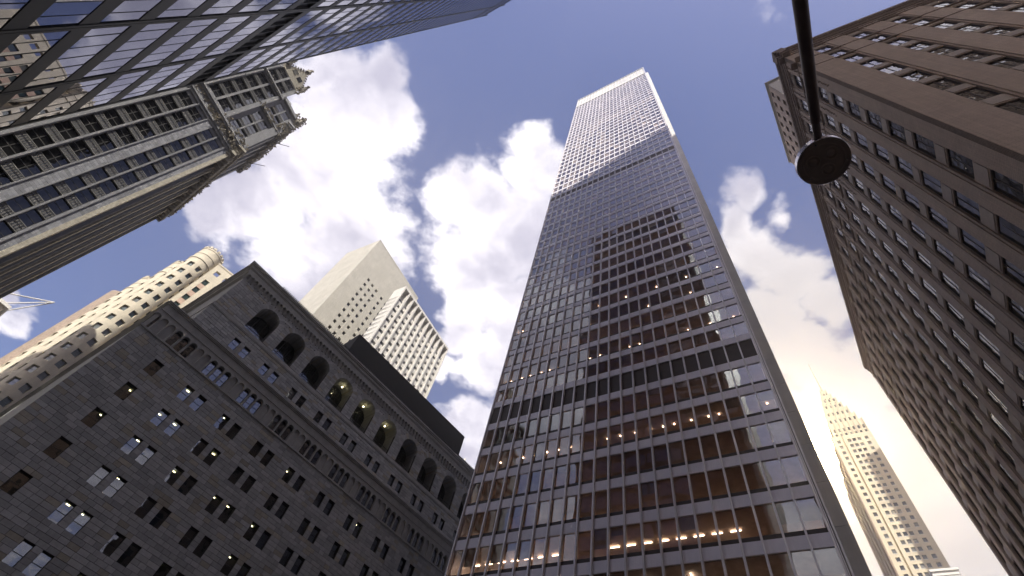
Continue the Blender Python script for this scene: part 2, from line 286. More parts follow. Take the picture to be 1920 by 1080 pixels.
def facade(us, zs, dep, fmap, mb=None):
    """relief wall: cell (i,j) lies dep(i,j) behind the face (None = opening at 'hole' depth), with the step walls between"""
    mb = mb or MB(); nu, nz = len(us)-1, len(zs)-1
    D = [[dep(i, j) for j in range(nz)] for i in range(nu)]
    val = lambda t: t[1] if isinstance(t, tuple) else t
    for i in range(nu):
        for j in range(nz):
            t = D[i][j]; d = val(t); u0, u1, z0, z1 = us[i], us[i+1], zs[j], zs[j+1]
            if not isinstance(t, tuple): mb.poly([fmap(u0, d, z0), fmap(u1, d, z0), fmap(u1, d, z1), fmap(u0, d, z1)])
            if i+1 < nu:
                e = val(D[i+1][j])
                if abs(e-d) > 1e-6: mb.poly([fmap(u1, d, z0), fmap(u1, e, z0), fmap(u1, e, z1), fmap(u1, d, z1)])
            if j+1 < nz:
                e = val(D[i][j+1])
                if abs(e-d) > 1e-6: mb.poly([fmap(u0, d, z1), fmap(u1, d, z1), fmap(u1, e, z1), fmap(u0, e, z1)])
    return mb
_wm = {}
def window_mesh(w, h, nx, nz, fr=0.05, bar=0.03, dp=0.06, mat='frame'):
    k = (round(w, 3), round(h, 3), nx, nz, fr, bar, mat)
    if k not in _wm:
        b = MB(); b.box(0, fr, 0, dp, 0, h); b.box(w-fr, w, 0, dp, 0, h); b.box(fr, w-fr, 0, dp, 0, fr); b.box(fr, w-fr, 0, dp, h-fr, h)
        for i in range(1, nx): x = w*i/nx; b.box(x-bar/2, x+bar/2, 0.005, dp, fr, h-fr)
        for j in range(1, nz): z = h*j/nz; b.box(fr, w-fr, 0.01, dp, z-bar/2-.006, z+bar/2+.006)
        _wm[k] = b.mesh('window', M[mat])
    return _wm[k]
_pm = {}
def pane_mesh(w, h, mat):
    k = (round(w, 3), round(h, 3), mat)
    if k not in _pm:
        b = MB(); b.box(0, w, 0, 0.02, 0, h); _pm[k] = b.mesh('pane', M[mat])
    return _pm[k]
def add_window(root, x, y, z, w, h, nx=1, nz=2, frame='bronze', gl='g_fed', fr=0.05, bar=0.035, rz=0, tilt=0.0):
    o = put('window', window_mesh(w, h, nx, nz, fr, bar, 0.06, frame), root, (x, y, z), rz)
    p = put('pane', pane_mesh(w-2*fr+.01, h-2*fr+.01, gl), o, (fr-.005, 0.03, fr-.005)); p.rotation_euler = (tilt, 0, tilt*.7)
    return o

# ------------------------------------------------------------------ ground
def build_ground():
    b = MB(); b.box(-1500, 1500, -1500, 1500, -1.0, -0.12)
    o = b.build('ground', M['paving']); o['kind'] = 'structure'
    # street running along azimuth 131 between the mirror-glass tower and the brown block
    b = MB(); b.box(-200, 200, -9, 9, -0.119, -0.01); o = b.build('road', M['asphalt'], loc=(-5, 8, 0), rz=radians(90-131)); o['kind'] = 'structure'
    b = MB(); b.box(-200, 200, -12.4, -9, -0.119, 0.11); o = b.build('pavement', M['paving'], loc=(-5, 8, 0), rz=radians(90-131)); o['kind'] = 'structure'
build_ground()

# ------------------------------------------------------------------ central tower
def build_tower():
    T = thing('office_tower', 'tallest aluminium and glass tower in the centre, sunlit above a slanting shadow line', 'office tower', (2.422, 46.719), 133.4)
    W, n = 31.3, 22; bw = W/n; R = random.Random(3)
    fl = [23.26+3.73*k for k in range(-6, 5)] + [42.0, 45.72, 48.85] + [52.5+3.73*k for k in range(18)]   # heads of each storey
    fl += [119.45, 122.55]; z = 122.55
    while z < 228: z += 3.76; fl.append(z)
    fl[-1] = 231.0
    black = {42.0: 1, fl[fl.index(119.45)-1]: 1}
    nfl = len(fl)
    # core, slabs, and the long flanks
    b = MB(); b.box(0.05, W-.05, 6.0, 84, 0, 246); b.build('core_wall', M['core'], T)
    b = MB(); b.box(0, W, 0.3, 84, 231, 247); b.build('plant_storey', M['alu'], T)
    b = MB(); b.box(-0.02, 0.18, 0.25, 84, 0, 247); b.box(W-.18, W+.02, 0.25, 84, 0, 247); b.build('flank_wall', M['alu'], T)
    b = MB()
    for k, zk in enumerate(fl[:-1]): b.box(0.2, W-.2, 0.3, 6.0, zk+0.02, zk+0.9)
    b.build('floor_slab', M['ceil'], T)
    # mullions: protruding I sections
    mm = MB(); mm.box(-0.07, 0.07, -0.20, -0.165, 0, 247); mm.box(-0.02, 0.02, -0.165, 0.0, 0, 247); mm.box(-0.075, 0.075, 0.0, 0.12, 0, 247)
    me = mm.mesh('mullion', M['alu'])
    for i in range(n+1): put('mullion', me, T, (i*bw, 0, 0))
    mm = MB(); mm.box(0.10, 0.17, -0.16, 0.1, 0, 247); mm.box(0.24, 0.36, -0.1, 0.2, 0, 247); mm.build('corner_mullion', M['alu'], T, (W, 0, 0))
    sp = MB(); sp.box(0.03, bw-.03, 0.02, 0.12, 0.0, 0.98); sp = sp.mesh('spandrel_panel', M['alu_panel'])
    sl = MB(); sl.box(0.03, bw-.03, 0.10, 0.16, 0.995, 1.36); sl = sl.mesh('sill_panel', M['sill_dark'])
    far_sp, far_gl, far_sl, far_bl = MB(), MB(), MB(), MB(); cnt = 0
    for k in range(nfl-1):
        z0, z1 = fl[k], fl[k+1]; g0 = z0+(1.38 if z0 not in black else 0.98)
        if z1-z0 < 3.4: g0 = z0+1.0
        near = 22.5 < z0 < 70; lou = MB()
        for i in range(n):
            x = i*bw
            if near: put('spandrel_panel', sp, T, (x, 0, z0))
            else: far_sp.box(x+.03, x+bw-.03, 0.03, 0.12, z0, z0+0.98)
            if z0 in black:
                lou.box(x+.04, x+bw-.04, 0.14, 0.2, g0, z1-.02)
                continue
            if g0-z0 > 1.2: far_sl.box(x+.03, x+bw-.03, 0.10, 0.16, z0+.995, z0+1.36)
            if near:
                o = put('window', pane_mesh(bw-.1, z1-g0-.05, 'g_tower'), T, (x+.05, 0.12, g0+.01))
                o.rotation_euler = (radians(R.gauss(0, .2)), 0, radians(R.gauss(0, .28))); cnt += 1
            else:
                a, c = R.gauss(0, .003), R.gauss(0, .003)
                k0 = (x+.05, x+bw-.05, g0+.01, z1-.04)
                far_gl.poly([(k0[0], .12-a-c, k0[2]), (k0[1], .12+a-c, k0[2]), (k0[1], .12+a+c, k0[3]), (k0[0], .12-a+c, k0[3])])
            # blinds drawn down inside
            r = R.random(); full = (195 < z0 < 197.5) or (z0 > 175 and z0 < 181 and i > 5)
            if full or r < (0.12 if z0 < 75 else 0.18 if z0 < 118 else 0.42):
                hh = (z1-g0)*(1.0 if full else R.choice((1, .45, .7, .3)))
                if near: bb = MB(); bb.box(x+.06, x+bw-.06, .24, .26, z1-hh, z1-.03); bb.build('blind', M['blind'], T)
                else: far_bl.box(x+.06, x+bw-.06, .24, .26, z1-hh, z1-.03)
        if z0 in black: lou.build('plant_louvre', M['louvre_brown'], T)
    far_sp.build('spandrel_panels', M['alu_panel'], T, stuff=True); far_gl.build('windows', M['g_tower'], T, stuff=True)
    far_sl.build('sill_panels', M['sill_dark'], T, stuff=True); far_bl.build('blinds', M['blind'], T, stuff=True)
    lou.build('plant_louvre', M['louvre'], T)
    # crown of pale vertical fins and panels
    for i in range(n):
        b = MB(); b.box(i*bw+.09, (i+1)*bw-.09, 0.10, 0.28, 231.4, 246.3); b.build('crown_panel', M['alu_white'], T)
    b = MB(); b.box(-.1, W+.1, -0.15, 0.5, 246.4, 247.2); b.box(-.1, W+.1, -.05, .4, 230.6, 231.2); b.build('crown_rail', M['alu_white'], T)
    # the free-standing column on the long side, clad in jointed panels
    z = 0.0; k = 0
    while z < 245:
        z1 = min(z+3.73, 245.5)
        b = MB(); b.box(31.62, 32.72, 2.5, 4.2, z+.03, z1); b.build('column_panel', M['alu_white'], T); z = z1+.001; k += 1
    b = MB(); b.box(31.65, 32.7, 2.53, 4.15, 0, 245.4); b.box(31.2, 31.7, 3.0, 3.6, 0, 245.2); b.build('column', M['sill_dark'], T)
    for zz, x0, x1 in ((26.99, 0.4, 9.5), (26.99, 14.5, 25.5)):
        x = x0
        while x < x1:
            b = MB(); b.box(x+.25, x+1.05, 2.6, 2.66, zz-.12, zz-.06); b.build('ceiling_and_fill_lamp', M['glow'], T); x += bw
    for x, zz in ((18.2, 23.26), (21.5, 23.26)):
        b = MB(); b.box(x, x+.06, 1.2, 2.4, zz-.12, zz-.06); b.build('ceiling_and_fill_lamp', M['glow'], T)
    for k, zk in enumerate(fl[:-1]):                       # unseen lamps added deep in each storey to brighten the rooms
        if not 22 < zk < 118: continue
        for i in range(1, n, 4):
            if R.random() < .2: continue
            b = MB(); b.box(i*bw, i*bw+1.2, 4.3, 4.6, zk-.12, zk-.05); b.build('ceiling_and_fill_lamp', M['glow'], T)
    for zz, y, st in ((52.5, 1.7, 1), (56.23, 1.9, 1), (59.96, 1.5, 2), (38.18, 1.6, 1), (63.7, 1.2, 3)):
        for i in range(0, n, st):
            if R.random() < .25: continue
            x = i*bw+bw*R.uniform(.3, .7); b = MB(); b.box(x-.06, x+.06, y, y+.12, zz-.08, zz-.02); b.build('ceiling_and_fill_lamp', M['glow'], T)
build_tower()

# ------------------------------------------------------------------ stone bank building
def build_bank():
    T = thing('stone_building', 'dark grey sandstone block with a row of tall round arches and a small arcade', 'bank building', (-32.925, 41.215), 53.2)
    R = random.Random(11); XL, XR = -2.3, 60.0; KS = math.tan(radians(5.7)); CH = 0.4225
    P = 4.66; cols = [5.1+P*k for k in range(12)]
    heads = [33.55-3.38*k for k in range(7)]
    wins = []                                             # (x0,x1,z0,z1) lower facade
    for zh in heads:
        wins.append((1.15, 2.2, zh-1.69, zh))
        for c in cols: wins += [(c, c+.93, zh-1.69, zh), (c+1.56, c+2.49, zh-1.69, zh)]
    def intervals(x0, x1, holes):
        out, x = [], x0
        for a, b in sorted(holes):
            if b <= x: continue
            if a > x: out.append((x, min(a, x1)))
            x = max(x, b)
            if x >= x1: break
        if x < x1: out.append((x, x1))
        return out
    stones = []; back = MB()
    def sbox(b, x0, x1, y0, y1, z0, z1):                 # the flank leaves the front at a few degrees off square
        q = [(x0-KS*y0, y0), (x1-KS*y0, y0), (x1-KS*y1, y1), (x0-KS*y1, y1)]; b.hexa([(x, y, z0) for x, y in q] + [(x, y, z1) for x, y in q])
    def course(z0, z1, holes, y, xl, xr, bk, lo=.62, hi=1.25):
        for a, b in intervals(xl, xr, holes):
            bk.box(a+.006, b-.006, y+.07, y+.55, z0, z1)
            x = a; n = max(1, round((b-a)/R.uniform(.82, 1.0))); w = (b-a)/n; off = 0
            cuts = [a] + [a+w*i+(R.uniform(-.22, .22)*w if n > 2 else 0) for i in range(1, n)] + [b]
            for p, q in zip(cuts, cuts[1:]):
                stones.append((p+(.015 if p > a else 0), q-.015 if q < b else q, z0+.016, z1-.016, y+R.gauss(0, .010)))
    z = 33.55+CH*4
    rows = []
    while z > 9: rows.append((z-CH, z)); z -= CH
    rows.append((35.24, 35.3))
    for z0, z1 in rows[:-1]:
        zm = (z0+z1)/2; course(z0, z1, [(w[0], w[1]) for w in wins if w[2]-.01 < zm < w[3]+.01], 0.0, XL, XR, back)
    back.build('backing_wall', M['mortar'], T)
    b = MB(); b.box(XL, XR, 0, .5, 0, 9); b.build('base_wall', M['stone_plain'], T)
    b = MB(); sbox(b, XL, XL+.4, .1, 45, 0, 38.2); sbox(b, XL-.12, XL, .1, 45, 35.24, 35.42); sbox(b, XL-.08, XL, .1, 45, 38.0, 38.2); b.box(XL, XR, 44, 45, 0, 38.2); b.build('side_wall', M['stone_plain'], T)
    # ---- small arcade between sill course and frieze (z 35.2 .. 38.1)
    ZS, ZA = 35.42, 37.25; p5 = P/5; r = .345
    b = MB(); b.box(XL-.12, XR, -.16, .6, 35.24, 35.42); b.build('sill_course', M['stone_plain'], T)
    ap = MB(); seg = 10                                      # spandrel plate of one bay, arch cut out
    pts = [(-r*cos(pi*i/seg), ZA+r*sin(pi*i/seg)) for i in range(seg+1)]
    for i in range(seg):
        (xa, za), (xb, zb) = pts[i], pts[i+1]
        ap.poly([(xa, 0, za), (xb, 0, zb), (xb, 0, 38.15), (xa, 0, 38.15)]); ap.poly([(xa, 0, za), (xa, .5, za), (xb, .5, zb), (xb, 0, zb)])
    for s in (-1, 1):
        x0, x1 = sorted((s*r, s*p5/2)); ap.poly([(x0, 0, ZA), (x1, 0, ZA), (x1, 0, 38.15), (x0, 0, 38.15)]); ap.poly([(x0, 0, ZA), (x1, 0, ZA), (x1, .5, ZA), (x0, .5, ZA)])
    ap = ap.mesh('arcade_arch', M['stone_plain'])
    cm = MB(); rr = (p5-2*r)/2*.8
    cm.lathe([(rr*1.7, ZS), (rr*1.7, ZS+.08), (rr*1.05, ZS+.14), (rr, ZS+.2), (rr*.92, ZA-.22), (rr*1.1, ZA-.18), (rr*1.6, ZA-.06), (rr*1.6, ZA)], 10, (0, .14)); cm.box(-rr*1.5, rr*1.5, .30, .5, ZS, ZA)
    cm = cm.mesh('colonnette', M['stone_plain'], True)
    blind_b, dark_b = MB(), MB()
    j0 = -9; nb = 0; winx = []
    for j in range(j0, 62):
        cx = 6.35+p5*j
        if cx > XR: break
        put('arcade_arch', ap, T, (cx, 0, 0)); put('colonnette', cm, T, (cx+p5/2, 0, 0))
        if (j+1) % 5 in (0, 1, 2) : winx.append(cx)
        else: blind_b.box(cx-p5/2, cx+p5/2, .22, .5, ZS, 38.1)
    blind_b.build('arcade_niche_wall', M['stone_plain'], T, stuff=True)
    for cx in winx:
        o = add_window(T, cx-r, .30, ZS, 2*r, ZA-ZS, 1, 2); nb += 1
    b = MB(); b.box(XL, XR, .50, .52, 36.9, 38.1); b.build('arcade_back_wall', M['louvre'], T)
    # ---- frieze and cornice
    b = MB(); b.box(XL, XR, -.02, 3.0, 38.15, 39.02); b.box(XL-.08, XR, -.10, 3.0, 38.08, 38.2); b.box(XL-.06, XR, -.14, 3.0, 39.02, 39.14); b.box(XL-.14, XR, -.24, 3.0, 39.14, 39.26); b.box(XL-.22, XR, -.35, 3.0, 39.26, 39.40)
    b.build('frieze', M['stone_plain'], T)
    b = MB()
    for (y0, x0, z0, z1) in ((3, XL, 38.15, 39.02), (3, XL-.14, 39.02, 39.2), (3, XL-.34, 39.2, 39.4)): sbox(b, x0, XL+.6, .0, 45, z0+.001, z1-.001)
    b.box(XL, XR, 3, 45, 39.0, 39.38); b.build('cornice', M['stone_plain'], T)
    # ---- upper block, set back 2.85 m
    Y = 2.85; XU = 0.35; CU = .40; back2 = MB(); zs, Rr = 49.05, 1.53; acx = [6.3+P*k for k in range(11)]
    up = []
    for c in [6.35-1.25+P*k for k in range(12)]: up += [(c, c+.93, 42.05, 43.75), (c+1.56, c+2.49, 42.05, 43.75)]
    z = 39.25; urows = []
    while z < 51.4: urows.append((z, z+CU)); z += CU
    RV = Rr+.80
    for z0, z1 in urows:
        zm = (z0+z1)/2; h = [(w[0], w[1]) for w in up if w[2] < zm < w[3]]
        if 45.55 < zm <= zs: h += [(c-Rr, c+Rr) for c in acx]
        elif zs < zm < zs+RV: d = sqrt(RV*RV-(zm-zs)**2); h += [(c-d, c+d) for c in acx]
        if 45.1 < zm < 45.5: continue
        course(z0, z1, h, Y, XU, XR, back2)
    back2.build('backing_wall', M['mortar'], T)
    b = MB(); b.box(XU-.05, XR, Y-.10, Y+.5, 45.03, 45.53); b.box(XU-.02, XR, Y-.05, Y+.5, 44.9, 45.04); b.build('string_course', M['stone_plain'], T)
    b = MB(); XU_ = XU+KS*Y; sbox(b, XU_, XU_+.5, Y+.1, 45, 39, 53); sbox(b, XU_-.1, XU_, Y+.1, 45, 45.1, 45.5); b.build('side_wall', M['stone_plain'], T)
    nv = 13
    rev = MB(); ns = 20
    for i in range(ns):
        a, c = pi*i/ns, pi*(i+1)/ns
        rev.poly([(-Rr*cos(a), Y+.05, zs+Rr*sin(a)), (-Rr*cos(a), Y+2.6, zs+Rr*sin(a)), (-Rr*cos(c), Y+2.6, zs+Rr*sin(c)), (-Rr*cos(c), Y+.05, zs+Rr*sin(c))])
    for s in (-1, 1): rev.poly([(s*Rr, Y+.5, 45.53), (s*Rr, Y+2.6, 45.53), (s*Rr, Y+2.6, zs), (s*Rr, Y+.5, zs)])
    rev = rev.mesh('arch_reveal', M['stone'])
    ab = MB()                                               # glazed screen at the back of each arch
    ab.poly(([(-Rr, Y+2.6, 45.5)] + [(-Rr*cos(pi*i/16), Y+2.6, zs+Rr*sin(pi*i/16)) for i in range(17)] + [(Rr, Y+2.6, 45.5)])[::-1])
    ab = ab.mesh('arch_glass', M['g_fed'])
    fm = MB()
    for x in (-.62, .62): fm.box(x-.05, x+.05, Y+2.5, Y+2.6, 45.5, zs+1.35)
    for x in (-1.15, -.3, 0, .3, 1.15): fm.box(x-.015, x+.015, Y+2.54, Y+2.6, 45.5, zs+1.0)
    for i in range(11): zz = 45.9+i*.42; fm.box(-Rr+.1*max(0, i-8), Rr-.1*max(0, i-8), Y+2.54, Y+2.6, zz-.015, zz+.015)
    fm = fm.mesh('glazing_bars', M['bronze'])
    rl = MB()
    for z in (45.62, 46.45): rl.tube([(-Rr, Y+.35, z), (Rr, Y+.35, z)], .025, 6)
    for i in range(12): x = -Rr+.13+i*.255; rl.box(x-.01, x+.01, Y+.34, Y+.36, 45.55, 46.45)
    rl = rl.mesh('balcony_rail', M['bronze'])
    for c in acx:
        for i in range(nv):
            a, e = pi*i/nv+.006, pi*(i+1)/nv-.006; ro = RV+(.05 if i == nv//2 else 0)+.06*(i % 2); yy = Y+R.gauss(-.01, .008)
            f = lambda rad, t, y: (c-rad*cos(t), y, zs+rad*sin(t))
            b = MB(); m_ = (a+e)/2
            b.hexa([f(Rr, a, yy), f(Rr, e, yy), f(Rr, e, Y+.5), f(Rr, a, Y+.5), f(ro, a, yy), f(ro, e, yy), f(ro, e, Y+.5), f(ro, a, Y+.5)])
            b.build('voussoir', M['stone'], T)
        put('arch_reveal', rev, T, (c, 0, 0)); put('arch_glass', ab, T, (c, 0, 0)); put('glazing_bars', fm, T, (c, 0, 0)); put('balcony_rail', rl, T, (c, 0, 0))
    # ---- corbel table and crowning cornice
    cb = MB(); w = .62; s2 = .2
    cb.hexa([(-.10, Y-.10, 51.32), (.10, Y-.10, 51.32), (.10, Y+.1, 51.32), (-.10, Y+.1, 51.32), (-.12, Y-.42, 51.85), (.12, Y-.42, 51.85), (.12, Y+.1, 51.85), (-.12, Y+.1, 51.85)])
    cb.hexa([(-.08, Y-.20, 51.12), (.08, Y-.20, 51.12), (.08, Y+.1, 51.12), (-.08, Y+.1, 51.12), (-.10, Y-.28, 51.34), (.10, Y-.28, 51.34), (.10, Y+.1, 51.34), (-.10, Y+.1, 51.34)])
    ra = .19; za = 51.86
    for i in range(6):
        a, e = pi*i/6, pi*(i+1)/6; xa, xb = w/2-ra*cos(a), w/2-ra*cos(e)
        cb.poly([(xa, Y-.44, za+ra*sin(a)), (xb, Y-.44, za+ra*sin(e)), (xb, Y-.44, 52.25), (xa, Y-.44, 52.25)]); cb.poly([(xa, Y-.44, za+ra*sin(a)), (xa, Y, za+ra*sin(a)), (xb, Y, za+ra*sin(e)), (xb, Y-.44, za+ra*sin(e))])
    cb.poly([(-.12, Y-.44, za), (.12, Y-.44, za), (.12, Y-.44, 52.25), (-.12, Y-.44, 52.25)])
    cb = cb.mesh('corbel', M['stone_plain']); x = XU-.1
    while x < XR: put('corbel', cb, T, (x, 0, 0)); x += w
    b = MB()
    for pr, z0, z1 in ((.03, 51.4, 52.0), (.42, 52.24, 52.85), (.5, 52.85, 52.97), (.62, 52.97, 53.4), (.78, 53.4, 53.55), (.95, 53.55, 53.86)):
        b.box(XU-pr, XR, Y-pr, Y+.6, z0, z1); sbox(b, XU+KS*Y-pr, XU+.6, Y-pr+.002, 45, z0+.001, z1-.001)
    b.build('cornice', M['stone_plain'], T)
    b = MB(); x = XU+4.2
    while x < XR: b.box(x, x+.14, Y-1.02, Y-.6, 53.87, 54.06); x += .3
    b.build('roof_tile', M['roof_black'], T, stuff=True)
    b = MB(); b.hexa([(XU+4.2, Y-.95, 53.86), (XR, Y-.95, 53.86), (XR, 20, 53.86), (XU+4.2, 20, 53.86), (XU+5, Y+2.5, 55.3), (XR, Y+2.5, 55.3), (XR, 16, 55.3), (XU+5, 16, 55.3)]); b.build('roof', M['roof_black'], T)
    b = MB(); b.box(19.9, 49.6, 11.0, 30, 53, 67.3); b.build('rooftop_block', M['roof_black'], T)
    # ---- stones: the 300 that show largest stay single, the rest is one part
    def key(s): return ((s[0]-1)**2 + 40**2 + (s[2]-1.6)**2) / ((s[1]-s[0])*.42)
    stones.sort(key=key); rest = MB()
    for i, (x0, x1, z0, z1, y) in enumerate(stones):
        if i < 295: b = MB(); b.box(x0, x1, y, y+.12, z0, z1); b.build('stone', M['stone'], T)
        else: rest.box(x0, x1, y, y+.12, z0, z1)
    rest.build('stones', M['stone'], T, stuff=True)
    # ---- windows, rooms behind them, lamps
    for x0, x1, z0, z1 in wins:
        if z0 > 10 and x0 < 52: add_window(T, x0, .34, z0, x1-x0, z1-z0, 1, 2, tilt=radians(R.gauss(0, .15)))
    for x0, x1, z0, z1 in up:
        if x0 < 52: add_window(T, x0, Y+.28, z0, x1-x0, z1-z0, 1, 2, tilt=radians(R.gauss(0, .15)))
    b = MB(); b.box(XL+.4, XR, 6, 6.2, 0, 39); b.box(XU+.5, XR, Y+6, Y+6.2, 39.4, 53); b.build('room_wall', M['room'], T)
    b = MB()
    for zh in heads: b.box(XL+.4, XR, .56, 6, zh+.35, zh+.9)
    b.box(XL+.4, XR, .9, 6, 38.0, 38.1); b.box(XU+.5, XR, Y+.56, Y+6, 44.2, 45.0); b.box(XU+.5, XR, Y+2.65, Y+6, 51.0, 52); b.build('floor_slab', M['room'], T)
    lampm = MB(); lampm.box(-.16, .16, 0, .10, 0, .05); lampm = lampm.mesh('window_lamp', M['glow_y'])
    for x0, x1, z0, z1 in wins:
        if R.random() < .40: put('window_lamp', lampm, T, ((x0+x1)/2+R.uniform(-.25, .25), R.uniform(.9, 1.8), z1+.22), scale=(R.choice((.5, .8, 1)), 1, 1))
    for c in acx[3:6]: put('window_lamp', lampm, T, (c+R.uniform(-.3, .3), Y+1.3, 50.1), scale=(.5, 1.6, 2))
build_bank()

# ------------------------------------------------------------------ mirror-glass tower, upper left
def build_mirror_tower():
    T = thing('glass_building', 'black steel tower with mirror glass between broad dark bands, upper left corner', 'glass tower', (-39.02, 19.855), 311.8)
    # local x: 0 = near corner, negative to the left; outside face at y = 0
    D = 34.0; X0 = -35.9; R = random.Random(5); zb = [23.65+4.1*k for k in range(-5, 43)]
    b = MB(); b.box(X0+.1, -.1, 4.0, D, 0, 198); b.build('core_wall', M['louvre'], T)
    b = MB(); b.box(X0, 0, .3, D, 199.2, 200); b.box(X0, 0, D-.3, D, 0, 199); b.box(X0, X0+.3, .3, D, 0, 199); b.box(-.3, 0, .3, D, 0, 199); b.build('roof', M['black_metal'], T)
    meds = [0.0, -7.2, -15.6, -24.0, -32.4, X0]
    for x in meds:
        b = MB(); b.box(x-.28, x-.03, -.05, .3, 0, 200); b.box(x+.03, x+.28 if x < 0 else x+.05, -.05, .3, 0, 200); b.box(x-.03, x+.03, .0, .3, 0, 200); b.build('mullion', M['black_metal'], T)
    xs = []
    for a, c in zip(meds, meds[1:]):
        n = 5 if a == 0 else 6 if c > -33 else 2; xs.append((a, c, [a+(c-a)*i/n for i in range(n+1)]))
    far_g, far_b, thin, lou = MB(), MB(), MB(), MB(); ng = nbnd = 0
    for k in range(len(zb)-1):
        z0, z1 = zb[k]+1.25, zb[k+1]
        dark = abs(zb[k]-48.25) < .2 or k in (len(zb)-6, len(zb)-3)
        for a, c, xx in xs:
            if 15 < zb[k] < 75 and nbnd < 290:
                b = MB(); b.box(c+.28, a-.28, -.015, .2, zb[k], zb[k]+1.25); b.build('spandrel_panel', M['black_metal'], T); nbnd += 1
            else: far_b.box(c+.28, a-.28, -.015, .2, zb[k], zb[k]+1.25)
            for p, q in zip(xx, xx[1:]):
                if dark:
                    lou.box(q+.02, p-.02, .25, .3, z0, z1); thin.box(q-.03, q+.03, -.02, .3, z0, z1); continue
                p1, q1 = (p-.28 if p == a else p-.025), (q+.28 if q == c else q+.025)
                if q > c: thin.box(q-.02, q+.02, -.0, .14, z0, z1)
                if ng < 280 and 20 < zb[k] < 70:
                    g = MB(); e, f = R.gauss(0, .003), R.gauss(0, .003)
                    g.hexa([(q1, .02+e, z0), (p1, .02-e, z0), (p1, .12, z0), (q1, .12, z0), (q1, .02+e+f, z1), (p1, .02-e+f, z1), (p1, .12, z1), (q1, .12, z1)]); g.build('window', M['g_black'], T); ng += 1
                else:
                    e, f = R.gauss(0, .003), R.gauss(0, .003)
                    far_g.poly([(q1, .02+e, z0), (p1, .02-e, z0), (p1, .02-e+f, z1), (q1, .02+e+f, z1)])
    far_g.build('windows', M['g_black'], T, stuff=True); far_b.build('spandrel_panels', M['black_metal'], T, stuff=True)
    thin.build('glazing_bars', M['black_metal'], T); lou.build('plant_louvre', M['louvre'], T, stuff=True)
build_mirror_tower()

